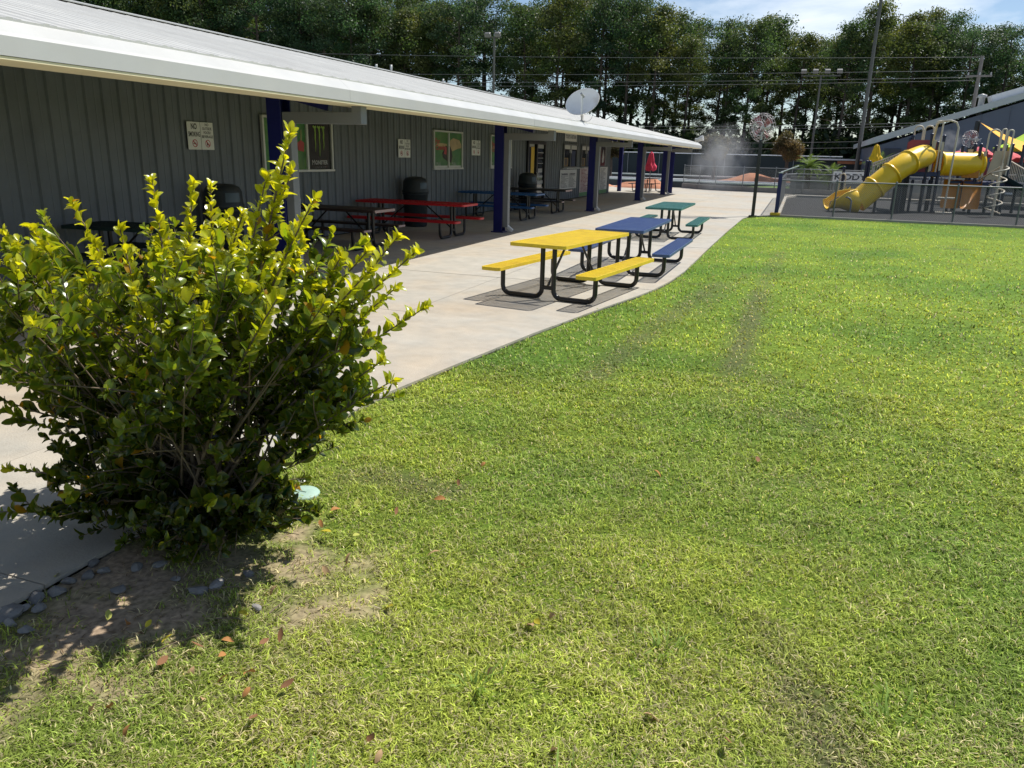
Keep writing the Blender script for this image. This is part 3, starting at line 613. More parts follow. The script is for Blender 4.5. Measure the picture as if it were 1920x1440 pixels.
H2 = math.pi/2
picnic_table('red picnic table in the shade of the canopy', (-8.32, 16.35, 0), H2+.0, 2.75, .92, 't_red', .86, zt=.76)
picnic_table('dark brown picnic table with pale end boards in the canopy shade', (-8.68, 13.55, 0), H2, 2.2, .78, 't_brown', .82, perf=False, end_m='t_brownend')
picnic_table('bright blue picnic table in the canopy shade behind the red one', (-8.43, 22.15, 0), H2, 2.5, .85, 't_skyblue', .86)
picnic_table('black picnic table with pale end boards in front of the glazed door', (-8.5, 25.6, 0), H2, 2.35, .8, 't_black', .82, perf=False, end_m='t_brownend')
picnic_table('dark green picnic table in the shade behind the tall shrub', (-8.45, 8.55, 0), H2+.12, 2.35, .8, 't_dkgreen', .84)

# ================================================================== litter bins under the canopy
def bin_(x, y, label, face=0.6):
    r = empty('litter_bin', (x, y, 0), label, 'litter bin', None)
    q = MB(); q.lathe([(0, 0), (.27, 0), (.29, .03), (.315, .80), (.335, .81), (.335, .84), (0, .84)], (x, y, 0), 24); q.build('barrel', 'bin', r)
    q = MB(); q.lathe([(.0, .845), (.34, .845), (.345, .90), (.325, .93), (.315, 1.12), (.27, 1.20), (.17, 1.245), (0, 1.255)], (x, y, 0), 24); lid = q.build('lid', 'bin', r)
    for k in range(2):
        q = MB(); a0 = face+k*math.pi; q.lathe([(.328, .955), (.322, 1.10), (.318, 1.11)], (x, y, 0), 8, a0=a0-.42, a1=a0+.42); q.build('flap', 'bin_flap', lid)
    for z in (.25, .55):
        q = MB(); q.lathe([(.297+.02*z, z), (.312+.02*z, z+.015), (.297+.02*z, z+.03)], (x, y, 0), 24); q.build('hoop', 'bin', r)
bin_(-9.36, 11.1, 'dark domed litter bin against the wall behind the tall shrub', -.35); bin_(-9.36, 18.35, 'dark domed litter bin against the wall behind the red table', -.3); bin_(-9.2, 26.75, 'dark domed litter bin beside the glazed door', -.3)

# ================================================================== misting fans
def mist_fan(base, zc, R_, face, label, pole_r=.05, clear=False):
    b = Vector(base); r = empty('misting_fan', b, label, 'fan')
    q = MB(); q.box(b+Vector((0, 0, zc/2-.2)), (.11, .11, zc-.4), bev=.01); q.build('pole', 'pole_black', r)
    q = MB(); q.box(b+Vector((0, 0, .02)), (.26, .26, .04), bev=.005); q.build('base_plate', 'pole_black', r)
    q = MB(); q.box(b+Vector((0, 0, zc-.33)), (.05, .05, .36)); q.build('bracket', 'light_steel', r)
    c = b+Vector((0, 0, zc)); ax = Vector(face).normalized(); Rm = ax.to_track_quat('Z', 'Y').to_matrix(); q = MB()
    for zz, rr in ((-.11, .8), (-.11, .98), (0, 1.0), (.11, .98), (.15, .66), (.16, .33)):
        q.tube([c+Rm @ Vector((R_*rr*math.cos(a), R_*rr*math.sin(a), zz)) for a in np.linspace(0, 2*math.pi, 28, endpoint=False)], .007, 5, closed=True)
    for k in range(20):
        a = 2*math.pi*k/20; d = Vector((math.cos(a), math.sin(a), 0)); q.tube([c+Rm @ (d*R_*.1+Vector((0, 0, .165))), c+Rm @ (d*R_*.7+Vector((0, 0, .15))), c+Rm @ (d*R_*.98+Vector((0, 0, .11))), c+Rm @ (d*R_+Vector((0, 0, 0))), c+Rm @ (d*R_*.98+Vector((0, 0, -.11))), c+Rm @ (d*R_*.3+Vector((0, 0, -.14)))], .0055, 4)
    q.build('cage', 'fan_cage', r)
    q = MB(); q.tube([c-ax*.30, c-ax*.10, c+ax*.06], [.10, .11, .05], 12); q.build('motor', 'light_steel', r)
    for k in range(4):
        a = math.pi/2*k+.5; d = Vector((math.cos(a), math.sin(a), 0)); e = Vector((-math.sin(a), math.cos(a), 0)); q = MB()
        P = [c+Rm @ (d*.05-e*.04+Vector((0, 0, -.02))), c+Rm @ (d*.05+e*.04+Vector((0, 0, .02))), c+Rm @ (d*R_*.85+e*.15+Vector((0, 0, .05))), c+Rm @ (d*R_*.9-e*.06+Vector((0, 0, -.04)))]
        q.add(P+[p+ax*.008 for p in P], [(0, 1, 2, 3), (7, 6, 5, 4), (0, 4, 5, 1), (1, 5, 6, 2), (2, 6, 7, 3), (3, 7, 4, 0)]); q.build('blade', 'fan_blade', r)
    q = MB(); q.tube([c+Rm @ Vector((R_*.5*math.cos(a), R_*.5*math.sin(a), .19)) for a in np.linspace(0, 2*math.pi, 22, endpoint=False)], .012, 6, closed=True); q.build('mist_ring', 'light_steel', r)
    q = MB(); q.tube([b+Vector((.07, 0, zc-.5)), b+Vector((.22, 0, zc-.1)), b+Vector((.45, 0, zc+.02)), b+Vector((.42, 0, zc-.12)), b+Vector((.3, .0, zc-.02))], .012, 6); q.build('hose', 'light_steel', r)
    return r
fb = G(1411, 406); mist_fan(fb, 2.93, .46, (-.55, -.75, -.18), 'misting fan on a black pole at the corner of the lawn')
fb2 = PY(1812, 300, 41.5); mist_fan((fb2.x, 41.5, 0), 3.05, .36, (-.8, -.6, -.1), 'misting fan behind the yellow tunnel of the playground')
def mist(name, c, d, dens, label, tilt):
    q = MB(); R_ = Matrix.Rotation(tilt, 3, 'Y'); n = 14
    prof = [(math.sin(math.pi*k/n), -math.cos(math.pi*k/n)) for k in range(n+1)]; q.lathe([(max(a, .001), b) for a, b in prof], (0, 0, 0), 20, smooth=True)
    q.v = [tuple(Vector(c)+R_ @ Vector((x*d[0], y*d[1], z*d[2]))) for x, y, z in q.v]
    m = bpy.data.materials.new(name); m.use_nodes = True; t = m.node_tree; t.nodes.clear(); l = t.links.new
    o_ = _n(t, 'ShaderNodeOutputMaterial'); v = _n(t, 'ShaderNodeVolumePrincipled'); v.inputs['Color'].default_value = (.95, .96, .98, 1); v.inputs['Anisotropy'].default_value = .35
    geo = _n(t, 'ShaderNodeNewGeometry'); n_ = _n(t, 'ShaderNodeTexNoise'); n_.inputs['Scale'].default_value = 1.7; n_.inputs['Detail'].default_value = 5; l(geo.outputs['Position'], n_.inputs['Vector'])
    tcx = _n(t, 'ShaderNodeTexCoord'); vm = _n(t, 'ShaderNodeVectorMath', operation='SUBTRACT'); vm.inputs[1].default_value = (.5, .5, .5); l(tcx.outputs['Generated'], vm.inputs[0])
    ln = _n(t, 'ShaderNodeVectorMath', operation='LENGTH'); l(vm.outputs[0], ln.inputs[0]); fal = _n(t, 'ShaderNodeMapRange'); fal.inputs['From Min'].default_value = .08; fal.inputs['From Max'].default_value = .47; fal.inputs['To Min'].default_value = 1; fal.inputs['To Max'].default_value = 0; l(ln.outputs['Value'], fal.inputs['Value'])
    mr = _n(t, 'ShaderNodeMapRange'); mr.inputs['From Min'].default_value = .38; mr.inputs['From Max'].default_value = .7; mr.inputs['To Max'].default_value = dens; l(n_.outputs['Fac'], mr.inputs['Value'])
    mu = _n(t, 'ShaderNodeMath', operation='MULTIPLY'); l(fal.outputs[0], mu.inputs[0]); l(mr.outputs[0], mu.inputs[1]); l(mu.outputs[0], v.inputs['Density']); l(v.outputs[0], o_.inputs['Volume'])
    MATS[name] = m; o = q.build(name, name); tag(o, label, 'mist', kind='stuff'); return o
mist('mist_cloud', (fb.x-1.15, fb.y-.8, 1.85), (1.25, 1.0, 1.35), 1.2, 'fine white water mist drifting from the fan at the lawn corner', .35)
mist('mist_plume', (fb2.x-.9, 41.0, 2.8), (.9, .7, .6), 1.0, 'fine water mist blowing from the fan behind the playground', .6)

# ================================================================== fences
def chain_fence(name, pts, h, label, post_sp=1.85, post_m='galv', pitch=.065, wr=.0036, pr=.028, mid=False, z0=0.0, group=None, corner=None, mesh_on=True):
    r = empty(name, (pts[0][0], pts[0][1], z0), label, 'fence', group); wires = MB()
    for (ax, ay), (bx, by) in zip(pts[:-1], pts[1:]):
        a, b = Vector((ax, ay, z0)), Vector((bx, by, z0)); Ln = (b-a).length; u = (b-a)/Ln; n = max(1, round(Ln/post_sp))
        q = MB(); q.tube([a+Vector((0, 0, h)), b+Vector((0, 0, h))], pr*.8, 8); q.build('top_rail', post_m, r)
        if mid: q = MB(); q.tube([a+Vector((0, 0, h*.5)), b+Vector((0, 0, h*.5))], pr*.6, 6); q.build('middle_rail', post_m, r)
        for k in range(n+(1 if (bx, by) == pts[-1] else 0)):
            p = a+u*(Ln*k/n); q = MB(); q.tube([p, p+Vector((0, 0, h+.03))], pr, 8); q.lathe([(pr*1.2, h+.01), (pr*1.2, h+.05), (0, h+.08)], p, 8); q.build('fence_post', post_m, r)
        if mesh_on:
            off = u.cross(Vector((0, 0, 1)))*.03; hh = h-.06; k = -hh
            while k < Ln:
                for sg in (1, -1):
                    s0, s1 = k, k+hh; z_a, z_b = (.04, .04+hh) if sg > 0 else (.04+hh, .04)
                    t0 = max(0, (0-s0)/hh); t1 = min(1, (Ln-s0)/hh)
                    if t1 > t0: wires.tube([a+off+u*(s0+hh*t0)+Vector((0, 0, z_a+(z_b-z_a)*t0)), a+off+u*(s0+hh*t1)+Vector((0, 0, z_a+(z_b-z_a)*t1))], wr, 3, caps=False)
                k += pitch
    if mesh_on: wires.build('wire_mesh', 'link', r, kind='stuff')
    return r
pf = chain_fence('chain_link_fence', [(-.74, 29.68), (14.2, 29.95)], 1.22, 'grey chain-link fence between the lawn and the playground', 1.85)
chain_fence('chain_link_fence', [(-.76, 29.9), (-.86, 44), (-.38, 46.9), (14, 47.1)], 1.22, 'grey chain-link fence along the paved side and back of the playground', 2.4, pitch=.09)
gp = empty('gate_post', (-.76, 29.62, 0), 'blue square gate post with yellow foot at the playground fence corner', 'post')
q = MB(); q.box((-.76, 29.62, .74), (.13, .13, 1.44), bev=.01); q.build('post_shaft', 'blue_steel', gp)
q = MB(); q.box((-.80, 29.60, .05), (.34, .26, .10), bev=.02); q.build('foot', 'yellow_paint', gp)
q = MB(); q.box((-.76, 29.62, 1.475), (.15, .15, .03)); q.tube([(-.76, 29.62, 1.49), (-.2, 29.9, 1.72)], .02, 6); q.build('cap', 'light_steel', gp)
tf = chain_fence('track_fence', [(-7.5, 53.9), (-6.3, 52.5), (-5.2, 51.75), (-3.5, 51.2), (-1.6, 50.85), (0, 50.2), (14, 50.2)], 1.15, 'grey chain-link fence on a low concrete wall round the track', 1.6, z0=.3, pitch=.10, wr=.003)
q = MB(); tp = [(-7.5, 53.9), (-6.3, 52.5), (-5.2, 51.75), (-3.5, 51.2), (-1.6, 50.85), (0, 50.2), (14, 50.2)]
for (ax, ay), (bx, by) in zip(tp[:-1], tp[1:]): q.beam((ax, ay, .15), (bx, by, .15), .22, .31)
q.build('base_wall', 'concrete_dark', tf)

# ================================================================== playground
q = MB(); q.prism([(-.72, 29.75), (14.5, 30.0), (14.5, 47.0), (-.35, 46.8), (-.84, 44)], -.12, -.012); q.build('playground_surface', 'mulch', kind='structure')
def kerb(pts, w, z0, z1, m_, name, label):
    q = MB()
    for (ax, ay), (bx, by) in zip(pts[:-1], pts[1:]): q.beam((ax, ay, (z0+z1)/2), (bx, by, (z0+z1)/2), w, z1-z0, bev=.01)
    o = q.build(name, m_); o['kind'] = 'structure'; return o
kerb([(-.70, 29.86), (-.78, 44), (-.3, 46.65), (14.4, 46.85)], .16, -.05, .09, 'concrete', 'playground_kerb', '')
kerb([(-.9, 29.55), (14.4, 29.82)], .12, -.06, .035, 'concrete', 'lawn_kerb', '')
play = empty('playground_climber', (5, 37, 0), 'playground climbing frame with yellow tube slide, tunnel and navy posts', 'playground')
YF, YB, YF2, YB2 = 36.3, 37.6, 37.2, 38.6
def pp(px, py, Y): return PY(px, py, Y)
def part(q, name, m_, par=play): return q.build(name, m_, par)
NPOST = [(1748, 253, YF), (1771, 256, YF), (1712, 256, YB), (1707, 261, YB), (1759, 268, YB), (1840, 272, YF2), (1899, 272, YF2), (1830, 272, YB2), (1887, 274, YB2), (1806, 275, YB2), (1868, 275, YB2), (1921, 274, YB2)]
for px, py, Y in NPOST:
    t = pp(px, py, Y); q = MB(); q.tube([(t.x, Y, -.05), (t.x, Y, t.z)], .062, 10); q.lathe([(.075, t.z-.02), (.075, t.z+.03), (.04, t.z+.06), (0, t.z+.07)], (t.x, Y, 0), 10); part(q, 'post', 'post_navy')
x_a, x_b = pp(1748, 253, YF).x, pp(1771, 256, YF).x; x_c, x_d = pp(1840, 272, YF2).x, pp(1899, 272, YF2).x; x_l = pp(1709, 260, YF).x
zd1 = pp(1730, 322, YF).z; zd2 = pp(1860, 341, YF2).z
for px, Y in ((1728, YF+.5), (1740, YF+.9), (1708, YF+.2), (1698, YB), (1852, YF2+.6), (1874, YF2+.9), (1793, YB2), (1780, YF2)):
    t = pp(px, 360, Y); q = MB(); q.tube([(t.x, Y, -.05), (t.x, Y, zd2)], .055, 8); part(q, 'post', 'post_navy')
q = MB(); q.box(((x_l+x_b)/2-.1, (YF+YB)/2, zd1-.09), (x_b-x_l+.35, YB-YF+.1, .18), bev=.02); part(q, 'deck', 'deck_navy')
x_e = pp(1780, 340, YF2).x; q = MB(); q.box(((x_e+11.2)/2, (YF2+YB2)/2, zd2-.08), (11.2-x_e, YB2-YF2+.1, .16), bev=.02); part(q, 'deck', 'deck_navy')
# maroon entry panel with round hole
pa, pb = pp(1703, 262, YF-.02), pp(1747, 327, YF-.02); cx, cz = (pa.x+pb.x)/2+.1, (pa.z+pb.z)/2+.05; r_ = .44; q = MB(); n = 28
ho = [(cx+r_*math.cos(2*math.pi*k/n), cz+r_*math.sin(2*math.pi*k/n)) for k in range(n)]
def sq(k):
    a = 2*math.pi*k/n; c_, s_ = math.cos(a), math.sin(a); tx = ((pb.x-cx) if c_ > 0 else (cx-pa.x))/max(abs(c_), 1e-6); tz = ((pa.z-cz) if s_ > 0 else (cz-pb.z))/max(abs(s_), 1e-6); t_ = min(tx, tz); return (cx+t_*c_, cz+t_*s_)
oo = [sq(k) for k in range(n)]
for yy_ in (YF-.04, YF+.0): q.add([(x, yy_, z) for x, z in ho]+[(x, yy_, z) for x, z in oo], [(k, (k+1) % n, n+(k+1) % n, n+k) for k in range(n)])
q.add([(x, YF-.04, z) for x, z in ho]+[(x, YF, z) for x, z in ho], [(k, (k+1) % n, n+(k+1) % n, n+k) for k in range(n)]); part(q, 'entry_panel', 'panel_maroon')
# tube slide
key = [(1733, 293, 36.4), (1727, 294, 36.0), (1714, 299, 35.55), (1697, 308, 35.2), (1678, 321, 34.95), (1660, 335, 34.8), (1640, 351, 34.65), (1622, 366, 34.55), (1606, 379, 34.45)]
P = [pp(*k) for k in key]
def crom(P, m):
    o = []
    for i in range(len(P)-1):
        p0, p1, p2, p3 = P[max(i-1, 0)], P[i], P[i+1], P[min(i+2, len(P)-1)]
        for k in range(m):
            t = k/m; o.append(.5*((2*p1)+(p2-p0)*t+(2*p0-5*p1+4*p2-p3)*t*t+(3*p1-p0-3*p2+p3)*t**3))
    return o+[P[-1]]
path = crom(P, 6); TR = .45; cuts = [0, 16, 26, 36, len(path)-1]
for a, b in zip(cuts[:-1], cuts[1:]):
    q = MB(); q.tube(path[a:b+1], TR, 24, caps=False); sec = part(q, 'tube_section', 'slide_yellow')
for c_ in cuts[1:-1]:
    d = (path[c_+1]-path[c_-1]).normalized(); q = MB(); q.tube([path[c_]-d*.04, path[c_]-d*.038, path[c_]+d*.038, path[c_]+d*.04], [TR, TR+.05, TR+.05, TR], 24, caps=False); part(q, 'flange', 'slide_yellow')
# run-out trough: half pipe opening to a flat lip
e0 = path[-1]; d0 = (path[-1]-path[-4]); d0.z = 0; d0.normalize(); sd = d0.cross(Vector((0, 0, 1))).normalized(); q = MB(); rows = []; nseg = 12; m = 16
for k in range(nseg+1):
    t = k/nseg; c_ = e0+d0*(1.15*t)+Vector((0, 0, -(e0.z-.62)*min(1, t*1.6)*(1-.0*t))); half = math.pi*(1.0-.60*min(1, t*1.1)**.8); rr = TR*(1+.12*t)
    if t > .5: c_.z -= .10*(t-.5)
    rows.append([c_+sd*(rr*math.sin(-half+2*half*j/m))-Vector((0, 0, 1))*(rr*math.cos(-half+2*half*j/m)) for j in range(m+1)])
vs = [p for r0 in rows for p in r0]; fs = [(k*(m+1)+j, k*(m+1)+j+1, (k+1)*(m+1)+j+1, (k+1)*(m+1)+j) for k in range(nseg) for j in range(m)]; q.add(vs, fs, True); part(q, 'slide_exit', 'slide_yellow')
lip = [r0[0] for r0 in rows]+rows[-1][1:-1]+[r0[-1] for r0 in rows[::-1]]; q = MB(); q.tube(lip, .03, 8); part(q, 'slide_lip', 'slide_yellow')
sx, sy = pp(1592, 398, 34.3).x, 34.25; q = MB(); q.tube([(sx, sy-.45, -.05), (sx, sy-.45, .42)]+[(sx-.06, sy-.45, .52), (sx-.16, sy-.45, .57), (sx-.5, sy-.45, .55), (sx-.75, sy-.3, .35), (sx-.8, sy-.2, -.05)], .03, 8); part(q, 'slide_support', 'galv')
for t_ in (18, 34):
    p = path[t_]; q = MB(); q.tube([(p.x, p.y+.1, -.05), (p.x, p.y+.1, p.z-TR+.02)], .05, 8); part(q, 'slide_support', 'post_navy')
# crawl tunnel
ta, tb = pp(1757, 307, YF+.45), pp(1831, 309, YF2+.35); ta.z = tb.z = (ta.z+tb.z)/2; q = MB(); q.tube([ta, tb], .47, 26, caps=False); part(q, 'tunnel', 'slide_yellow')
for k in (.0, 1.0):
    p = ta.lerp(tb, k); d = (tb-ta).normalized(); q = MB(); q.tube([p-d*.05, p-d*.048, p+d*.048, p+d*.05], [.47, .54, .54, .47], 26, caps=False); part(q, 'flange', 'slide_yellow')
for k in (.22, .48, .74):
    p = ta.lerp(tb, k)+Vector((0, -.455, -.03)); q = MB(); q.lathe([(.085, 0), (.075, .03), (.04, .05), (0, .055)], p, 14, Matrix.Rotation(math.pi/2, 3, 'X')); part(q, 'bubble', 'slide_yellow')
q = MB(); f1 = tb+Vector((-.55, -.46, -.1)); q.add([f1, f1+Vector((.62, .0, .5)), f1+Vector((.62, .02, -.42)), f1+Vector((.0, .02, -.42))], [(0, 3, 2, 1)]); q.add([f1+Vector((0, .04, 0)), f1+Vector((.62, .04, .5)), f1+Vector((.62, .06, -.42)), f1+Vector((.0, .06, -.42))], [(0, 1, 2, 3)]); part(q, 'tunnel_skirt', 'slide_orange')
# arched handrails
def hoop(l_, r_, ztop, zb_l, zb_r, Y, rad=.032, rb=.28):
    q = MB(); rb = min(rb, (r_-l_)/2-.01); pts = [(l_, Y, zb_l)]+arc((l_, Y, ztop), (0, 0, 1), (1, 0, 0), rb)+arc((r_, Y, ztop), (1, 0, 0), (0, 0, -1), rb)+[(r_, Y, zb_r)]; q.tube(pts, rad, 8); part(q, 'handrail_arch', 'play_beige')
def pxz(px, py, Y): t = pp(px, py, Y); return t.x, t.z
for (pl, pr_, pt, Y, bl, br) in ((1717, 1733, 236, YB, 0, 0), (1736, 1753, 236, YB-.2, 0, 0), (1757, 1770, 227, YF-.1, 0, 0), (1857, 1879, 243, YF2, 0, 0), (1881, 1889, 242, YF2+.3, 0, 0), (1892, 1902, 244, YF2-.1, 0, 0)):
    x1, z1 = pxz(pl, pt, Y); x2, _ = pxz(pr_, pt, Y); hoop(x1, x2, z1, zd1 if pl < 1800 else zd2, zd1 if pl < 1800 else zd2, Y, rb=.2)
x1, z1 = pxz(1762, 226, YF-.9); x2, _ = pxz(1800, 226, YF-.9); q = MB(); q.tube([(x1, YF-.05, zd1+1.1), (x1, YF-.5, z1-.12), (x1+.1, YF-.7, z1-.02), (x1+.3, YF-.85, z1), (x2-.3, YF-.9, z1), (x2-.1, YF-.9, z1-.06), (x2, YF-.9, z1-.25), (x2, YF-.9, -.03)], .035, 8); part(q, 'fire_pole', 'play_beige')
for zz in (.05, .62): q = MB(); q.tube([(x2-.3, YF-.9, zz), (x2+.3, YF-.9, zz)], .035, 8); part(q, 'foot_bar', 'play_beige')
# climbing panels and beige rails
def quad_panel(pts, Y, m_, name, t=.04, Y2=None):
    q = MB(); P_ = [pp(px, py, (Y2 if (Y2 and i in (2, 3)) else Y)) for i, (px, py) in enumerate(pts)]; n = len(P_)
    q.add(P_+[p+Vector((0, t, 0)) for p in P_], [tuple(range(n)), tuple(range(2*n-1, n-1, -1))]+[(i, n+i, n+(i+1) % n, (i+1) % n) for i in range(n)]); part(q, name, m_)
quad_panel([(1846, 337), (1872, 337), (1883, 283), (1866, 283)], YF2-.05, 'play_panel', 'climbing_panel'); quad_panel([(1874, 337), (1889, 337), (1896, 283), (1884, 283)], YF2+.05, 'play_panel', 'climbing_panel')
quad_panel([(1741, 321), (1745, 321), (1757, 262), (1751, 262)], YF-.08, 'play_beige', 'side_rail'); quad_panel([(1759, 320), (1763, 320), (1771, 266), (1766, 266)], YF-.08, 'play_beige', 'side_rail')
quad_panel([(1748, 322), (1758, 322), (1763, 272), (1756, 272)], YB, 'panel_maroon', 'back_panel'); quad_panel([(1815, 300), (1828, 300), (1830, 280), (1815, 280)], YB2, 'play_panel', 'back_panel'); quad_panel([(1838, 330), (1850, 330), (1853, 284), (1843, 284)], YB2, 'panel_maroon', 'back_panel')
for i in range(7):
    px = 1835+i*3.4; a, b = pp(px, 334, YF2), pp(px+4, 284, YF2)
    if i in (0, 2): q = MB(); q.tube([a, b], .022, 6); part(q, 'baluster', 'play_beige')
# sloping railing at the right and stairs railing at the left
for (p0, p1, n_) in (((1896, 303), (1925, 320), 11),):
    a, b = pp(*p0, YB2-.2), pp(*p1, YB2-1.6); q = MB(); q.tube([a, b], .03, 8); q.tube([a-Vector((0, 0, .75)), b-Vector((0, 0, .75))], .03, 8); part(q, 'railing', 'play_beige')
    for k in range(n_): c_ = a.lerp(b, k/(n_-1)); q = MB(); q.tube([c_, c_-Vector((0, 0, .75))], .015, 6); part(q, 'baluster', 'play_beige')
a, b = pp(1637, 307, 39.5), pp(1700, 283, 38.4); q = MB(); q.tube([a, b], .035, 8); q.tube([a-Vector((0, 0, .12)), b-Vector((0, 0, .12))], .03, 8); q.tube([a-Vector((0, 0, .9)), b-Vector((0, 0, .9))], .03, 8); part(q, 'railing', 'play_beige')
for k in range(14): c_ = a.lerp(b, k/13); q = MB(); q.tube([c_, c_-Vector((0, 0, .9))], .018, 6); part(q, 'baluster', 'play_beige')
for k in range(5):
    c_ = a.lerp(b, (k+.5)/5)-Vector((0, 0, 1.0)); q = MB(); q.box(c_+Vector((0, -.4, 0)), (.5, .8, .06)); part(q, 'step', 'deck_navy')
a, b = pp(1672, 385, 36.8), pp(1702, 340, 36.8)
for k in range(7): c_ = a.lerp(b, k/6); q = MB(); q.tube([(c_.x, 36.8, -.04), (c_.x, 36.8, .9+.12*k)], .05, 8); part(q, 'post', 'post_navy')
# orange twin slide, dark slide, spiral climber
for s in (-.36, .36):
    q = MB(); t0, t1 = pp(1806, 338, YF2+.1), pp(1797, 392, YF2-1.2); rows = []
    for k in range(9):
        t = k/8; c_ = t0.lerp(t1, t); c_.z = t0.z*(1-t)**1.25+.22*(1-(1-t)**2)*.9; c_.x += s
        rows += [[c_+Vector((-.34, 0, .20)), c_+Vector((-.31, 0, .02)), c_+Vector((0, 0, 0)), c_+Vector((.31, 0, .02)), c_+Vector((.34, 0, .20))]]
    q.add([p for r0 in rows for p in r0], [(k*5+j, k*5+j+1, (k+1)*5+j+1, (k+1)*5+j) for k in range(8) for j in range(4)], True); part(q, 'orange_slide', 'slide_orange')
q = MB(); t0, t1 = pp(1893, 338, YF2+.2), Vector((9.6, YF2-1.9, .25)); rows = []
for k in range(9):
    t = k/8; c_ = t0.lerp(t1, t); c_.z = t0.z*(1-t)+.25*t; rows += [[c_+Vector((-.36, -.3, .24)), c_+Vector((-.33, -.28, 0)), c_+Vector((.33, .28, 0)), c_+Vector((.36, .3, .24))]]
q.add([p for r0 in rows for p in r0], [(k*4+j, k*4+j+1, (k+1)*4+j+1, (k+1)*4+j) for k in range(8) for j in range(3)], True); part(q, 'dark_slide', 'slide_teal')
hx, hy = pp(1863, 400, 34.6).x, 34.9; q = MB(); q.tube([(hx+.27*math.cos(t), hy+.27*math.sin(t), .12+t*.068) for t in np.linspace(0, 8.4*math.pi/1.0*.98, 90)], .028, 7); part(q, 'spiral_climber', 'play_beige')
q = MB(); q.tube([(hx, hy, -.04), (hx, hy, 1.9)], .035, 8); q.tube([(hx+.1, hy+.3, -.04), (hx+.1, hy+.3, 2.0)], .03, 8); q.tube([(hx, hy, 1.88), (hx-.3, YF2, zd2)], .03, 8); part(q, 'spiral_pole', 'play_beige')
for zz, px in ((.85, 1782), (.35, 1770), (1.35, 1788), (.45, 1735)): t = pp(px, 380, YF2-.2); q = MB(); q.box((t.x, YF2-.2, zz), (.45, .25, .05)); part(q, 'climbing_step', 'play_beige')
# small separate climber at the left
sc = pp(1580, 375, 37.5); cl = empty('step_climber', (sc.x, 37.5, 0), 'small navy and yellow step climber with beige hand loop behind the slide exit', 'playground')
t = pp(1583, 314, 37.5); q = MB(); q.tube([(t.x, 37.5, -.05), (t.x, 37.5, t.z)], .06, 10); q.lathe([(.072, t.z-.02), (.072, t.z+.04), (0, t.z+.06)], (t.x, 37.5, 0), 10); q.build('post', 'post_navy', cl)
x1, z1 = pxz(1576, 325, 37.2); x2, _ = pxz(1587, 325, 37.2); q = MB(); q.tube([(x1, 37.2, -.04), (x1, 37.2, z1-.12), (x1+.06, 37.2, z1-.02), (x1+.13, 37.2, z1), (x2-.06, 37.2, z1-.02), (x2, 37.2, z1-.12), (x2, 37.2, .5)], .03, 8); q.build('hand_loop', 'play_beige', cl)
q = MB(); t0 = pp(1590, 362, 37.4); t1 = pp(1553, 392, 36.4); rows = []
for k in range(7):
    c_ = t0.lerp(t1, k/6); c_.z = .62*(1-k/6)**1.5+.12; rows += [[c_+Vector((-.1, -.42, .16)), c_+Vector((-.08, -.36, 0)), c_+Vector((.08, .36, 0)), c_+Vector((.1, .42, .16))]]
q.add([p for r0 in rows for p in r0], [(k*4+j, k*4+j+1, (k+1)*4+j+1, (k+1)*4+j) for k in range(6) for j in range(3)], True); q.build('small_slide', 'slide_yellow', cl)
for px in (1626, 1631):
    t = pp(px, 304, 40.2); q = MB(); q.tube([(t.x, 40.2, -.05), (t.x, 40.2, t.z)], .065, 10); q.lathe([(.08, t.z-.02), (.08, t.z+.05), (0, t.z+.08)], (t.x, 40.2, 0), 10); q.build('post', 'post_navy', cl)

# ================================================================== grey hall at the right
YH = 56.0
hall = empty('grey_hall', (12, YH, 0), 'large blue-grey metal hall with pale sloping roof edge behind the playground', 'building')
e0 = PY(1644, 268, YH); e1 = PY(1920, 186, YH); sl_ = (e1.z-e0.z)/(e1.x-e0.x); xr = e0.x+16; zr = e0.z+sl_*16
q = MB(); prof = [(e0.x+.25, -.1), (xr*2-e0.x-.25, -.1), (xr*2-e0.x-.25, e0.z-.1), (xr, zr-.1), (e0.x+.25, e0.z-.1)]
q.prism(prof, YH+.1, YH+24, lambda x, z, y: (x, y, z)); q.build('wall', 'hall_wall', hall)
q = MB()
for sgn in (1, -1):
    a = (e0.x-.15, e0.z-.02) if sgn > 0 else (2*xr-e0.x+.15, e0.z-.02); ux = (xr-a[0]); uz = zr-a[1]
    P_ = [(a[0], a[1]), (xr, zr), (xr, zr+.38), (a[0], a[1]+.38)]
    if sgn < 0: P_ = P_[::-1]
    q.prism(P_, YH-.12, YH+24.2, lambda x, z, y: (x, y, z))
rfh = q.build('roof', 'hall_roof', hall)
t = PY(1842, 180, YH+2); q = MB(); q.lathe([(.17, -1.2), (.17, -.1), (.26, -.08), (.26, .06), (0, .14)], (t.x, YH+2, t.z), 14); q.build('vent_stack', 'white_trim', rfh)
t = PY(1900, 180, YH+1.5); q = MB(); q.beam((t.x-1.2, YH+1.5, t.z-.25), (t.x+3, YH+1.5, t.z+1.1), 1.2, .5); q.build('roof_ridge_unit', 'barrier_white', rfh)
for k in range(14):
    x = e0.x+1.1+k*1.5; q = MB(); zt_ = e0.z-.12+sl_*(x-e0.x); q.box((x, YH+.088, zt_/2), (.05, .03, zt_-.1)); q.build('siding_rib', 'hall_wall', hall)
for px in (1662, 1672, 1683):
    t = PY(px, 290, YH); w = MB(); w.box((t.x, YH+.06, 2.2), (.34, .1, 1.25), bev=.01); w_ = w.build('window', 'hall_dark', hall)
    z_ = MB(); z_.box((t.x, YH+.0, 1.56), (.42, .12, .05)); z_.build('sill', 'hall_roof', w_)
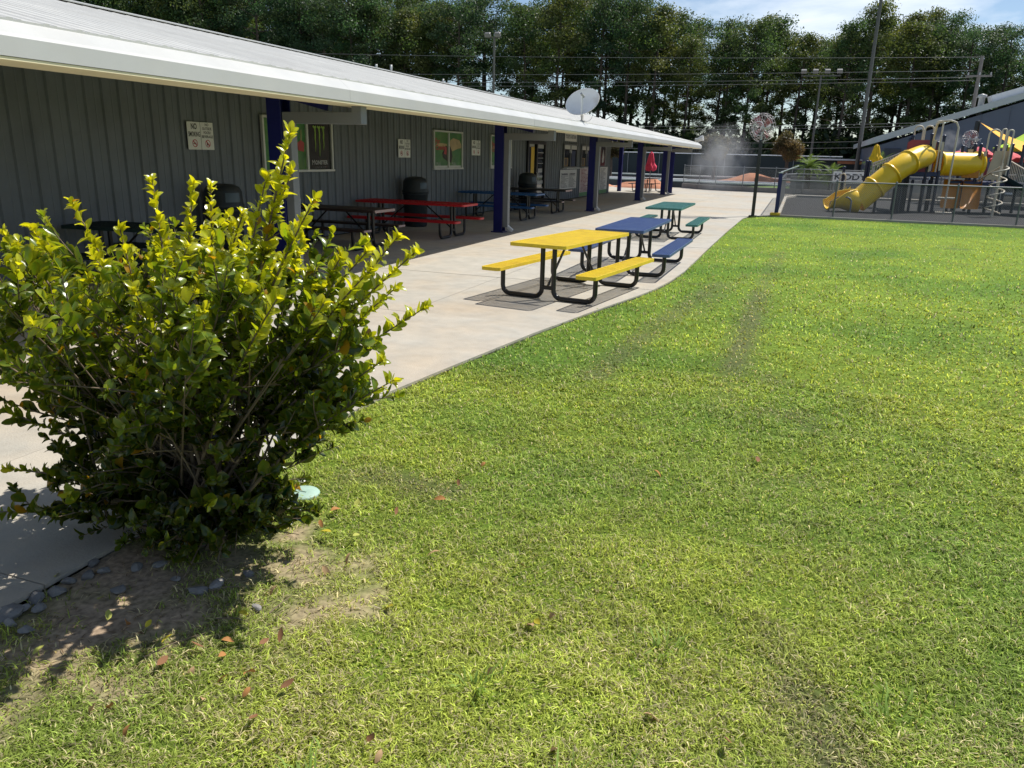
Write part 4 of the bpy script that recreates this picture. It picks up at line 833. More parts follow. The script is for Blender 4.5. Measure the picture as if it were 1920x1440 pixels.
q = MB(); q.box((PY(1912, 320, YH).x+1.5, YH+.05, 1.5), (4.6, .12, 3.0)); dr = q.build('doorway', 'black_frame', hall)
q = MB(); q.box((PY(1912, 320, YH).x+1.5, YH-.02, 2.4), (3.6, .04, .08)); q.build('door_light', 'light_steel', dr)

# shade sail on its black mast, lime tent, parasols
ms = PY(1834, 228, 44.0); q = MB(); q.tube([(ms.x-.05, 44, -.05), (ms.x, 44, ms.z)], .11, 12); q.lathe([(.12, ms.z), (.12, ms.z+.02), (0, ms.z+.03)], (ms.x, 44, 0), 12)
tag(q.build('sail_mast', 'pole_black'), 'black steel mast that holds up the orange shade sail', 'mast')
a = Vector((ms.x+.1, 43.9, ms.z-.05)); b = PY(1985, 318, 42.0); c = PY(1990, 285, 47.0); d_ = PY(1935, 252, 43.5); n = 10; q = MB(); vs = []; fs = []
for i in range(n+1):
    for j in range(n+1-i):
        u, v = i/n, j/n; p = a*(1-u-v)+b*u+c*v; p.z -= .55*(u*(1-u-v)+v*(1-u-v)+u*v)*2.0*.6; vs.append(p)
idx = {}; k = 0
for i in range(n+1):
    for j in range(n+1-i): idx[i, j] = k; k += 1
for i in range(n):
    for j in range(n-i):
        fs.append((idx[i, j], idx[i+1, j], idx[i, j+1]))
        if i+j < n-1: fs.append((idx[i+1, j], idx[i+1, j+1], idx[i, j+1]))
q.add(vs, fs, True); q.add([v-Vector((0, 0, .012)) for v in vs], [f[::-1] for f in fs], True)
tag(q.build('shade_sail', 'sail_orange'), 'orange triangular shade sail stretched in front of the grey hall', 'shade sail')
def tent(c, w, ze, zp, label):
    r = empty('canopy_tent', (c[0], c[1], 0), label, 'tent'); q = MB(); n = 8; vs = []
    for k in range(n+1):
        t = k/n
        for a_ in range(16):
            an = 2*math.pi*a_/16+math.pi/4; sc = (w/2)*(1-t)*1.0; m_ = max(abs(math.cos(an)), abs(math.sin(an))); vs.append((c[0]+sc*math.cos(an)/m_, c[1]+sc*math.sin(an)/m_, ze+(zp-ze)*(t*.6+.4*t*t)))
    q.add(vs, [(k*16+a_, k*16+(a_+1) % 16, (k+1)*16+(a_+1) % 16, (k+1)*16+a_) for k in range(n) for a_ in range(16)], True); q.build('canopy', 'tent_lime', r)
    q = MB(); q.box((c[0], c[1]-w/2, ze-.09), (w, .02, .2)); q.build('valance', 'tent_lime', r)
    for sx in (-1, 1):
        for sy in (-1, 1): q = MB(); q.tube([(c[0]+sx*w*.48, c[1]+sy*w*.48, -.1), (c[0]+sx*w*.48, c[1]+sy*w*.48, ze)], .03, 8); q.build('leg', 'galv', r)
tp_ = PY(1926, 250, 46.0); tl = PY(1868, 274, 46.0); tent((tp_.x+.3, 47.2), (tp_.x-tl.x)*2.0, tl.z-.05, tp_.z+.15, 'lime green pop-up tent under the shade sail')
def parasol(x, y, zt, w, zb, m_, label, cat='parasol', segs=8):
    r = empty('parasol', (x, y, 0), label, cat); q = MB(); q.tube([(x, y, -.05), (x, y, zt)], .024, 8); q.build('pole', 'light_steel', r); q = MB(); vs = [(x, y, zt)]; 
    for k in range(segs*2):
        a_ = math.pi*k/segs; rr = w/2*(1 if k % 2 == 0 else .955); vs.append((x+rr*.5*math.cos(a_), y+rr*.5*math.sin(a_), zt-(zt-zb)*.36)); vs.append((x+rr*math.cos(a_), y+rr*math.sin(a_), zb+(.0 if k % 2 == 0 else .05)))
    n = segs*2
    for k in range(n): k2 = (k+1) % n; q.add([vs[0], vs[1+2*k], vs[1+2*k2]], [(0, 1, 2)]); q.add([vs[1+2*k], vs[2+2*k], vs[2+2*k2], vs[1+2*k2]], [(0, 1, 2, 3)]); q.add([vs[2+2*k], Vector(vs[2+2*k])-Vector((0, 0, .12)), Vector(vs[2+2*k2])-Vector((0, 0, .12)), vs[2+2*k2]], [(0, 1, 2, 3)])
    q.build('canopy', m_, r); q = MB(); q.lathe([(.03, 0), (.03, .05), (0, .1)], (x, y, zt), 8); q.build('finial', 'light_steel', r); return r
def closed_parasol(x, y, z0, z1, m_, label, w=.17):
    r = empty('parasol', (x, y, 0), label, 'parasol'); q = MB(); q.tube([(x, y, -.1), (x, y, z1)], .024, 8); q.build('pole', 'dish_grey', r); q = MB(); n = 20; rows = []
    for t in np.linspace(0, 1, 11):
        rr = w*(.30+.75*(1-t)**.8+.28*math.exp(-((t-.18)/.10)**2)); z = z0+(z1-z0)*t
        rows.append([(x+rr*(1+.22*math.cos(5*a_+3*t))*math.cos(a_)*(1 if t < .99 else .15), y+rr*(1+.22*math.cos(5*a_+3*t))*math.sin(a_)*(1 if t < .99 else .15), z+.05*math.cos(5*a_)*(1-t)) for a_ in np.linspace(0, 2*math.pi, n, endpoint=False)])
    q.add([p for r0 in rows for p in r0], [(k*n+j, k*n+(j+1) % n, (k+1)*n+(j+1) % n, (k+1)*n+j) for k in range(10) for j in range(n)], True); q.build('furled_canopy', m_, r); return r
for (px, py, pw, Y, lab) in ((1800, 282, 62, 45.6, 'red parasol right behind the yellow tunnel'), (1838, 274, 42, 45.0, 'red parasol in front of the black sail mast'), (1893, 283, 46, 45.8, 'red parasol beside the lime green tent'), (1752, 280, 18, 45.9, 'red parasol seen behind the maroon slide panel')):
    t = PY(px, py, Y); parasol(t.x, Y, t.z, pw*Y/1442*1.08, t.z-.42, 'umb_red', lab)
t = PY(1645, 270, 48.6); t0 = PY(1642, 303, 48.6); closed_parasol(t.x, 48.6, t0.z, t.z, 'umb_yellow', 'furled yellow parasol at the corner of the grey hall', .26)
t = PY(1222, 284, 45.5); t0 = PY(1220, 320, 45.5); closed_parasol(t.x, 45.5, t0.z, t.z, 'umb_pink', 'furled pink parasol at the brown table beyond the canopy', .25)
# brown round-bench table below the pink parasol
ut = empty('picnic_table', (t.x-.35, 45.3, 0), 'brown mesh picnic table with pink parasol beyond the canopy', 'picnic table'); ux, uy = t.x-.05, 45.5
q = MB(); o_ = rounded_rect(1.15, 1.15, .12); q.prism([(ux+a_, uy+b_) for a_, b_ in o_], .72, .76); q.build('table_top', 't_brown', ut)
for dx, dy in ((1, 0), (-1, 0), (0, 1), (0, -1)):
    q = MB(); w_, l_ = (.28, 1.0) if dx else (1.0, .28); q.prism([(ux+dx*.95+a_, uy+dy*.95+b_) for a_, b_ in rounded_rect(w_, l_, .08)], .42, .45); q.build('bench', 't_brown', ut)
    q = MB(); q.tube([(ux+dx*.35, uy+dy*.35, .68), (ux+dx*.45, uy+dy*.45, .08), (ux+dx*.6, uy+dy*.6, .04), (ux+dx*.9, uy+dy*.9, .04), (ux+dx*.95, uy+dy*.95, .42)], .03, 8); q.build('leg', 'black_pipe', ut)

# ================================================================== kart track beyond the paving
def sheet(name, pts, z, m_): q = MB(); q.add([(x, y, z) for x, y in pts], [tuple(range(len(pts)))]); o = q.build(name, m_); o['kind'] = 'structure'; return o
sheet('track', [(-70, 47), (60, 47), (60, 80), (-70, 80)], -.150, 'track_light')
def gl(pxs): return [(G(*p).x, G(*p).y) for p in pxs]
sheet('grass_strip', [(-30, 55.0), (-7.8, 55.0), (-5.2, 53.0), (-1.5, 52.0), (10, 51.4), (10, 53.2), (-1.5, 54.6), (-8, 57.5), (-30, 58.0)], -.144, 'far_grass')
sheet('grass_strip', [(-36, 64.5), (-14, 64.2), (-6.5, 63.8), (-6.0, 66.5), (-14, 68.2), (-36, 68.5)], -.143, 'far_grass')
sheet('asphalt_lane', [(-40, 59.8), (-8, 59.6), (10, 56.2), (30, 56), (30, 57.8), (10, 58.4), (-8, 61.6), (-40, 62)], -.142, 'asphalt')
sheet('asphalt_lane', [(-50, 70.5), (40, 70.5), (40, 74), (-50, 74)], -.141, 'asphalt')
def barrier(pts, label, m_='asphalt_dk', top='barrier_white', h=.42, w=.5, group='kart track barriers'):
    r = empty('track_barrier', (pts[0][0], pts[0][1], -.14), label, 'barrier', group); q = MB(); q2 = MB()
    for (ax, ay), (bx, by) in zip(pts[:-1], pts[1:]): q.beam((ax, ay, -.14+h/2), (bx, by, -.14+h/2), w, h); q2.beam((ax, ay, -.14+h+.05), (bx, by, -.14+h+.05), w*.9, .10)
    q.build('tyre_wall', m_, r); q2.build('top_band', top, r)
def dense(pts, n):
    o = []
    for (ax, ay), (bx, by) in zip(pts[:-1], pts[1:]): o += [(ax+(bx-ax)*k/n, ay+(by-ay)*k/n+.25*math.sin(k*1.7)) for k in range(n)]
    return o+[pts[-1]]
barrier(dense([(-34, 58.4), (-8, 58.3), (-1, 56.2), (12, 55.6)], 5), 'dark kart barrier with white top nearest the paved area')
barrier(dense([(-34, 63), (-10, 62.6), (-1, 60.5), (14, 59.2)], 5), 'dark kart barrier with white top in front of the clay heap')
barrier(dense([(-40, 69.5), (-14, 69.2), (2, 68.8), (20, 68)], 5), 'long white-topped kart barrier under the dark screen fence', h=.6)
barrier(dense([(-26, 66.3), (-16, 65.2), (-9, 66.4)], 4), 'pale curving kart barrier behind the pink parasol', m_='track_light', h=.35)
def mound(name, cx, cy, rx, ry, h, m_, label, seed):
    q = MB(); n, m = 28, 10; rows = []
    for k in range(m+1):
        t = k/m; rows.append([(cx+rx*t*math.cos(a_), cy+ry*t*math.sin(a_), -.15+h*(1-t*t)**1.3*(.75+.5*mnoise.noise(Vector((math.cos(a_)*t*2+seed, math.sin(a_)*t*2, seed))))) for a_ in np.linspace(0, 2*math.pi, n, endpoint=False)])
    q.add([p for r0 in rows for p in r0], [(k*n+j, k*n+(j+1) % n, (k+1)*n+(j+1) % n, (k+1)*n+j) for k in range(m) for j in range(n)], True); tag(q.build(name, m_), label, 'mound')
mound('grass_bank', 0, 55.2, 9.5, 2.2, .42, 'far_grass', 'low grass bank just inside the track fence', 2.2); mound('clay_mound', -3.0, 66.0, 5.4, 1.8, 1.15, 'clay', 'low heap of orange clay inside the track behind the fan pole', 1.3); mound('clay_mound', -9.6, 51.3, 2.6, 1.2, .8, 'clay', 'heap of orange clay seen past the canopy end', 4.1); mound('clay_mound', -12.8, 51.9, 1.8, 1.0, .5, 'clay', 'small heap of orange clay beside the far wall corner', 7.7)
# dark screened fence in front of the wood
sf = empty('screen_fence', (-20, 76, 0), 'tall fence with dark green screen cloth in front of the wood', 'fence')
x = -46.0
while x < 3.0:
    q = MB(); q.box((x+1.5, 76, 1.15), (2.96, .03, 2.2)); q.build('screen_cloth', 'screen', sf); q = MB(); q.tube([(x, 75.95, -.15), (x, 75.95, 2.42)], .04, 8); q.build('fence_post', 'galv', sf); x += 3.0
q = MB(); q.tube([(-46, 75.95, 2.36), (3, 75.95, 2.36)], .045, 8); q.build('top_rail', 'light_steel', sf)
# low dark pit building and parked trailer right of the fence
pb_ = empty('pit_shed', (4, 72, 0), 'low dark shed with pale roof line behind the palms', 'shed'); q = MB(); q.box((5.3, 73, .95), (9.8, 2.0, 2.2)); q.build('wall', 'screen', pb_); q = MB(); q.box((5.3, 72.8, 2.12), (10.2, 2.6, .12)); q.build('roof', 'light_steel', pb_); q = MB(); q.box((4.2, 71.9, 1.9), (3.4, .1, .22)); q.build('fascia_board', 'clay', pb_)
# KIDDY board
ka, kb = PY(1563, 322, 49.2), PY(1628, 346, 49.2); kd = empty('track_sign', ((ka.x+kb.x)/2, 49.2, 0), 'white board with black lettering KIDDY at the track', 'sign')
q = MB(); q.box(((ka.x+kb.x)/2, 49.2, (ka.z+kb.z)/2+.02), (kb.x-ka.x, .05, ka.z-kb.z), bev=.005); q.build('board', 'sign_white', kd)
q = MB(); front_text(q, 'KIDDY', .46, (ka.x+kb.x)/2-.05, 49.17, kb.z+.36, (kb.x-ka.x)*.88, .012); q.build('lettering', 'ink', kd)
q = MB(); q.box(((ka.x+kb.x)/2, 49.17, kb.z+.10), (kb.x-ka.x-.02, .004, .05)); q.build('stripe', 'ink', kd)
q = MB(); q.tube([(ka.x+.1, 49.26, -.1), (ka.x+.1, 49.26, ka.z)], .03, 8); q.tube([(kb.x-.1, 49.26, -.1), (kb.x-.1, 49.26, ka.z)], .03, 8); q.build('stake', 'galv', kd)
# grey low wall behind the sign
gw = MB(); gw.box((5, 52.6, .45), (11.5, .2, 1.1), bev=.02); tag(gw.build('low_wall', 'asphalt'), 'grey low wall behind the KIDDY board', 'wall')

# ================================================================== sago palms
def sago(x, y, zt, rad, label, nf=42):
    r = empty('sago_palm', (x, y, -.1), label, 'palm', None); q = MB(); q.tube([(x, y, -.14), (x+.03, y, zt*.3), (x-.02, y, zt*.55), (x, y, zt*.72)], [.20, .17, .15, .17], 10); q.build('trunk', 'bark', r)
    V_, F_, C_ = [], [], []
    for k in range(nf):
        a_ = 2.399*k; el = math.radians(75-85*(k/nf)+random.uniform(-8, 8)); ln = rad*random.uniform(.85, 1.1); d = Vector((math.cos(a_), math.sin(a_), 0)); p = Vector((x, y, zt*.72)); dirv = d*math.cos(el)+Vector((0, 0, math.sin(el))); pts = [p.copy()]
        for s_ in range(9): dirv = (dirv+Vector((0, 0, -.17))).normalized(); p = p+dirv*(ln/9); pts.append(p.copy())
        for s_ in range(1, 10):
            t = (pts[s_]-pts[s_-1]).normalized(); sd = t.cross(Vector((0, 0, 1))); sd = sd.normalized() if sd.length > .01 else Vector((1, 0, 0)); up_ = sd.cross(t)
            for h_ in (0, .5):
                c0 = pts[s_-1].lerp(pts[s_], h_); lw = rad*.20*math.sin(math.pi*min(1, (s_+h_)/10+.12))
                for sg in (1, -1):
                    tip = c0+sd*sg*lw+t*lw*.5+up_*lw*.35; i0 = len(V_); V_ += [c0, c0+t*.045, tip]; F_.append((i0, i0+1, i0+2)); g_ = random.uniform(.75, 1.25); C_ += [(.12*g_, .19*g_, .05*g_)]*3
    link('fronds', np_mesh('fronds', np.array([tuple(v-Vector((x, y, zt*.72))) for v in V_]), np.array(F_), 'tree_leaf', np.array(C_)), r, (x, y, zt*.72))
sp = PY(1519, 300, 50.9); sago(sp.x, 51.6, 2.1, 1.25, 'large sago palm with arching fronds behind the track fence')
sp = PY(1561, 320, 51.4); sago(sp.x, 51.5, 1.5, 1.15, 'smaller sago palm beside the KIDDY board')
sp = PY(1652, 315, 52.0); sago(sp.x, 53.4, 2.3, 1.3, 'sago palm in front of the grey hall near the furled yellow parasol')

# ================================================================== poles and power lines
def pole(name, x, y, h, r0, r1, m_, label, cat, lean=0.0):
    r = empty(name, (x, y, 0), label, cat); q = MB(); q.tube([(x+lean*t, y, h*t-.2*(1-t)) for t in np.linspace(0, 1, 6)], [r0+(r1-r0)*t for t in np.linspace(0, 1, 6)], 10); q.build('shaft', m_, r); return r
t = PY(1608, 300, 69); pole('light_pole', t.x, 69, 19, .17, .10, 'pole_steel', 'tall plain steel pole standing in front of the wood', 'pole')
t = PY(1532, 200, 71); lpz = PY(1540, 142, 71).z; fp = pole('floodlight_pole', t.x, 71, lpz, .10, .07, 'pole_steel', 'steel pole with four floodlights on a crossbar', 'light pole')
q = MB(); q.box((t.x, 71, lpz), (3.0, .1, .1)); q.build('crossbar', 'pole_steel', fp)
for k in range(4): q = MB(); q.box((t.x-1.35+.9*k, 70.85, lpz+.32), (.42, .3, .28), Matrix.Rotation(.5, 3, 'X'), bev=.03); q.build('lamp_head', 'lamp_dull', fp)
t = PY(926, 120, 66); lz = PY(926, 68, 66).z; fp = pole('floodlight_pole', t.x, 66, lz, .12, .09, 'pole_steel', 'steel pole with floodlights rising behind the roof in the gap of the wood', 'light pole')
q = MB(); q.box((t.x, 66, lz-.1), (1.3, .08, .08)); q.build('crossbar', 'pole_steel', fp)
for k, dx in enumerate((-.55, .35)): q = MB(); q.box((t.x+dx, 65.85, lz+.1), (.5, .3, .34), Matrix.Rotation(.5, 3, 'X'), bev=.03); q.build('lamp_head', 'lamp_dull', fp)
t = PY(1832, 160, 70); uz = PY(1838, 105, 70).z; up1 = pole('utility_pole', t.x, 70, uz, .17, .12, 'pole_wood', 'grey wooden utility pole above the roof of the grey hall', 'utility pole'); UP = t
q = MB(); q.box((t.x, 69.85, uz-1.4), (1.7, .1, .12)); q.build('crossarm', 'pole_wood', up1)
for dx in (-.75, 0, .75): q = MB(); q.lathe([(.05, 0), (.07, .06), (.05, .12), (.06, .18), (0, .2)], (t.x+dx, 69.85, uz-1.34), 8); q.build('insulator', 'dish_grey', up1)
xl = PY(500, 150, 68).x
def wire_(p0, p1, Y0_, Y1_, label, sag=.5, r=.014):
    a, b = PY(p0[0], p0[1], Y0_), PY(p1[0], p1[1], Y1_); q = MB(); n = 24; q.tube([a.lerp(b, k/n)-Vector((0, 0, sag*4*(k/n)*(1-k/n))) for k in range(n+1)], r, 5, caps=False); o = q.build('power_line', 'cable'); tag(o, label, 'power line', 'power lines in front of the wood')
LB = 'thin power line strung across in front of the wood'
for p0, p1 in (((300, 92), (1838, 107)), ((300, 132), (1824, 132)), ((300, 148), (1824, 145)), ((300, 156), (1824, 151)), ((850, 232), (1900, 225)), ((850, 239), (1900, 230)), ((900, 262), (1900, 258)), ((900, 272), (1900, 270))):
    wire_(p0, p1, 69, 70, LB, .35)

# ================================================================== wood behind the track
def leaf_quads(cent, rad, n, size, cols, flat=1.0, seed=None, up=.25):
    """n small quads spread in ellipsoid shells; returns V,F,C"""
    d = RNG.normal(size=(n, 3)); d /= np.linalg.norm(d, axis=1)[:, None]; rr = RNG.random(n)**.45; P = np.array(cent)+d*rr[:, None]*np.array(rad)
    nrm = d*.7+RNG.normal(size=(n, 3))*.6+np.array([0, 0, up]); nrm /= np.linalg.norm(nrm, axis=1)[:, None]
    a = np.cross(nrm, RNG.normal(size=(n, 3))); a /= np.linalg.norm(a, axis=1)[:, None]; b = np.cross(nrm, a)
    s = size*RNG.uniform(.55, 1.35, n)[:, None]
    V = np.stack([P-a*s*.5, P+b*s*.32, P+a*s*.62, P-b*s*.32], 1).reshape(-1, 3); F = np.arange(4*n).reshape(n, 4); c = np.array(cols)*RNG.uniform(.65, 1.35, n)[:, None]
    return V, F, np.repeat(c, 4, 0)
def tree_proto(kind, h, seed):
    rs = np.random.default_rng(seed); q = MB(); r0 = .013*h; top = h*.96; tr = [Vector((.015*h*math.sin(3*t+seed)*t, .015*h*math.cos(2.3*t+seed)*t, top*t-.3*(1-t))) for t in np.linspace(0, 1, 10)]
    q.tube(tr, [r0*(1-.85*t)+.02 for t in np.linspace(0, 1, 10)], 7); clumps = []
    if kind == 'pine': lo, nb, spread, base = .34, 34, .15, (.050, .100, .050)
    elif kind == 'oak': lo, nb, spread, base = .26, 38, .17, (.060, .106, .040)
    else: lo, nb, spread, base = .26, 36, .13, (.080, .118, .038)
    for k in range(nb):
        t = lo+(1-lo)*(k+rs.random()*.8)/nb; az = 2.4*k+rs.random(); u = (t-lo)/(1-lo)
        shape = (math.sin(math.pi*min(1, .16+.84*(1-u)))**.7 if kind == 'pine' else math.sin(math.pi*(.14+.80*u))**.7)
        ln = h*spread*shape*rs.uniform(.65, 1.2); i = min(8, int(t*9)); st = tr[i].lerp(tr[i+1], t*9-i); e = st+Vector((math.cos(az)*ln, math.sin(az)*ln, ln*rs.uniform(.1, .6)))
        if u < .42 and rs.random() < .55-.5*u: q.tube([st, e], [.05, .012], 4, caps=False); continue      # bare or broken limb
        q.tube([st, st.lerp(e, .5)+Vector((0, 0, -.03*ln)), e], [r0*.28*(1-u)+.03, .03, .015], 4, caps=False); kk = .62+.5*u; clumps.append((e, h*.052*kk*rs.uniform(.8, 1.4))); clumps.append((st.lerp(e, .6)+Vector((0, 0, .2)), h*.045*kk*rs.uniform(.7, 1.2)))
    # a few bare dead limbs below the crown
    for k in range(7):
        t = rs.uniform(.2, lo+.05); az = rs.uniform(0, 6.28); ln = h*rs.uniform(.03, .09); i = int(t*9); st = tr[i]; q.tube([st, st+Vector((math.cos(az)*ln, math.sin(az)*ln, ln*.3))], [.04, .012], 4, caps=False)
    clumps.append((tr[-1], h*.05)); Vs, Fs, Cs = [], [], []; off = 0
    for c, r in clumps:
        tone = np.array(base)*rs.uniform(.7, 1.35)*np.array([rs.uniform(.85, 1.3), 1, rs.uniform(.8, 1.1)])
        V, F, C = leaf_quads(tuple(c), (r*1.25, r*1.25, r*.85), 210, .215, tone); Vs.append(V); Fs.append(F+off); Cs.append(C); off += len(V)
    me_c = np_mesh('crown', np.concatenate(Vs), np.concatenate(Fs), 'tree_leaf', np.concatenate(Cs)); me_t = q.mesh('trunk', 'bark'); return me_t, me_c
PROTO = {'pine': [tree_proto('pine', 20, s) for s in (1, 2, 3)], 'oak': [tree_proto('oak', 18, s) for s in (4, 5)], 'gum': [tree_proto('gum', 19, s) for s in (6, 7)]}
TLAB = {'pine': 'tall dark pine of the wood with a bare lower trunk', 'oak': 'broad leafy tree of the wood with a full rounded crown', 'gum': 'slender yellow-green leafy tree of the wood'}
def tree(kind, x, y, h, low=False):
    mt, mc = random.choice(PROTO[kind]); h0 = {'pine': 20, 'oak': 18, 'gum': 19}[kind]; k = h/h0
    r = empty('low_tree' if low else {'pine': 'pine_tree', 'oak': 'broadleaf_tree', 'gum': 'slender_tree'}[kind], (x, y, -.15), 'low leafy tree filling the foot of the wood below the tall crowns' if low else TLAB[kind], 'tree', 'low trees at the foot of the wood' if low else 'trees of the wood behind the track: '+kind)
    for n_, me in (('trunk', mt), ('crown', mc)): o = bpy.data.objects.new(n_, me); COL.objects.link(o); o.parent = r
    r.rotation_euler = (0, 0, random.uniform(0, 6.28)); r.scale = (k*random.uniform(.9, 1.12), k*random.uniform(.9, 1.12), k)
def wood_y(x): return 90+.16*x
def top_z(px):    # tree-top line of the photograph (pixel height), used for the height of each tree at its distance
    return float(np.interp(px, [-200, 0, 400, 620, 760, 900, 1000, 1150, 1215, 1260, 1330, 1420, 1500, 1560, 1640, 1720, 1790, 1850, 1920, 2200], [-120, -110, -70, -30, -25, -20, -25, -30, -5, 35, 38, 34, 40, 22, 12, 22, 38, 48, 58, 80]))
random.seed(21)
for row, (dy, st) in enumerate(((0, 3.2), (4.5, 3.8), (9, 4.6), (14, 6.0))):
    x = -88.0+row*1.3
    while x < 34:
        xx, yy_ = x+random.uniform(-.9, .9), wood_y(x)+dy+random.uniform(-1.5, 1.5)
        d = Vector((xx, yy_, 6))-CAM; px = 960+F_PX*d.dot(_rt)/d.dot(_fw); az_y = top_z(px); tz = PY(px, az_y, yy_).z
        kind = random.choices(('pine', 'oak', 'gum'), (5, 1.5, 1.5) if px < 1230 else ((1.5, 3, 3) if px < 1700 else (4, 2, 1)))[0]
        gap = row == 0 and (905 < px < 965)
        if not gap: tree(kind, xx, yy_, max(9, tz*(random.uniform(.90, 1.05) if row == 0 else random.uniform(.82, 1.03))+(0 if row else 0)))
        x += st*(random.uniform(.72, 1.28) if row == 0 else random.uniform(.55, 1.45))
x = -90.0
while x < 35:                                   # lower trees filling the foot of the wood
    tree(random.choice(('oak', 'gum')), x, wood_y(x)+random.uniform(1, 9), random.uniform(4.5, 8.0), True); x += random.uniform(3.0, 5.5)
# undergrowth: one dark leafy mass below the trees
Vs, Fs, Cs = [], [], []; off = 0
for k in range(560):
    x = random.uniform(-92, 36); y = wood_y(x)+random.uniform(-3.5, 14); h_ = random.uniform(1.6, 4.3)*(1.4 if random.random() < .2 else 1); V, F, C = leaf_quads((x, y, h_*.55), (random.uniform(1.2, 2.6), 1.6, h_*.75), 230, .62, np.array([.034, .056, .022])*random.uniform(.6, 1.5)); Vs.append(V); Fs.append(F+off); Cs.append(C); off += len(V)
tag(link('undergrowth', np_mesh('undergrowth', np.concatenate(Vs), np.concatenate(Fs), 'tree_leaf', np.concatenate(Cs))), 'dark undergrowth along the foot of the wood', 'undergrowth', kind='stuff')
# two small bronze-leaved trees by the screen fence
def round_tree(px0, px1, py0, py1, Y, label, base):
    a, b = PY(px0, py0, Y), PY(px1, py1, Y); cx = (a.x+b.x)/2; w = b.x-a.x; zc = (a.z+b.z)/2; hz = (a.z-b.z)/2; r = empty('ornamental_tree', (cx, Y, -.15), label, 'tree', None)
    q = MB(); q.tube([(cx, Y, -.15), (cx+.05, Y, zc*.5), (cx, Y, zc)], [.16, .13, .08], 8)
    Vs, Fs, Cs = [], [], []; off = 0
    for k in range(38):
        an = 2.4*k; u = (k+.5)/38; e = Vector((cx+math.cos(an)*w*.36*math.sqrt(u), Y+math.sin(an)*w*.34*math.sqrt(u), zc+hz*random.uniform(-.7, .75)*math.sqrt(1-u*.5))); q.tube([(cx, Y, zc-hz*.8), (cx, Y, zc-hz*.8+.2), e], [.04, .03, .012], 4, caps=False)
        V, F, C = leaf_quads(tuple(e), (w*.17, w*.17, hz*.30), 260, .12, np.array(base)*random.uniform(.65, 1.4)*np.array([random.uniform(.85, 1.25), 1, 1])); Vs.append(V); Fs.append(F+off); Cs.append(C); off += len(V)
    q.build('trunk', 'bark', r); link('crown', np_mesh('crown', np.concatenate(Vs)-np.array([cx, Y, zc]), np.concatenate(Fs), 'tree_leaf', np.concatenate(Cs)), r, (cx, Y, zc))
round_tree(1316, 1367, 246, 306, 66, 'small bronze-green tree left of the misting fan', (.095, .092, .042)); round_tree(1448, 1508, 241, 310, 66, 'small bronze-green tree right of the misting fan', (.115, .096, .046)); round_tree(1120, 1172, 262, 300, 64, 'small bronze-green tree behind the canopy end', (.06, .055, .025))

# ================================================================== tall shrub in the foreground
random.seed(5)
bush = empty('tall_shrub', (-2.60, 2.78, -.03), 'tall yellow-tipped evergreen shrub with glossy leaves beside the walkway', 'shrub')
BASE = Vector((-2.60, 2.78, -.03))
def leaf_shape(fold, curl, wid):
    """obovate leaf along +Y, unit length, folded on the midrib and curled at the tip"""
    st = [(0, .02), (.22, .62), (.48, 1.0), (.74, .86), (.92, .42), (1.0, .0)]; V = []; F = []
    for t, w in st:
        z = -curl*t*t*.45; y = t*(1-.12*curl*t); V += [(-w*wid/2, y, z+fold*w*wid*.5), (0, y, z), (w*wid/2, y, z+fold*w*wid*.5)]
    for i in range(len(st)-1): F += [(3*i, 3*i+1, 3*i+4, 3*i+3), (3*i+1, 3*i+2, 3*i+5, 3*i+4)]
    return np.array(V), np.array(F)
SH = [leaf_shape(.45, .25, .60), leaf_shape(.7, .7, .56), leaf_shape(.3, -.3, .64), leaf_shape(.55, 1.0, .58), leaf_shape(.95, 1.4, .50), leaf_shape(.15, .5, .66)]
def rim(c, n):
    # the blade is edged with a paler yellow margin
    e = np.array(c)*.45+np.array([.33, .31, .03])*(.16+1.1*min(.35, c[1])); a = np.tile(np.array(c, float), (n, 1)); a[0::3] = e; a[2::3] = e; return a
LEAVES = []   # (pos, rot 3x3, length, shape, colour)
twigs = MB()
def leaf_colour(young):  # tone from young growth and from top light put into the colour
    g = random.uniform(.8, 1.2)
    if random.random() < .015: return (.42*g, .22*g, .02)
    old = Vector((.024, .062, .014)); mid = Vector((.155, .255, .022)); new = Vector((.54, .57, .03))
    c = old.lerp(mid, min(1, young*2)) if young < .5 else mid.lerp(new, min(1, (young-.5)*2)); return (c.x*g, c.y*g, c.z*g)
def put_leaf(p, axis, young, scale):
    az = random.uniform(0, 6.283); side = axis.orthogonal().normalized(); side = Matrix.Rotation(az, 3, axis) @ side
    d = (axis*random.uniform(.5, 1.15)+side*random.uniform(.5, 1.0)+Vector((0, 0, .3))).normalized(); up_ = (axis-d*axis.dot(d)+Vector((random.uniform(-.4, .4), random.uniform(-.4, .4), random.uniform(-.3, .3))))
    up_ = up_-d*up_.dot(d); up_ = up_.normalized() if up_.length > 1e-3 else d.orthogonal().normalized(); x = d.cross(up_)
    LEAVES.append((p, (x, d, up_), scale, random.randrange(6), leaf_colour(young)))
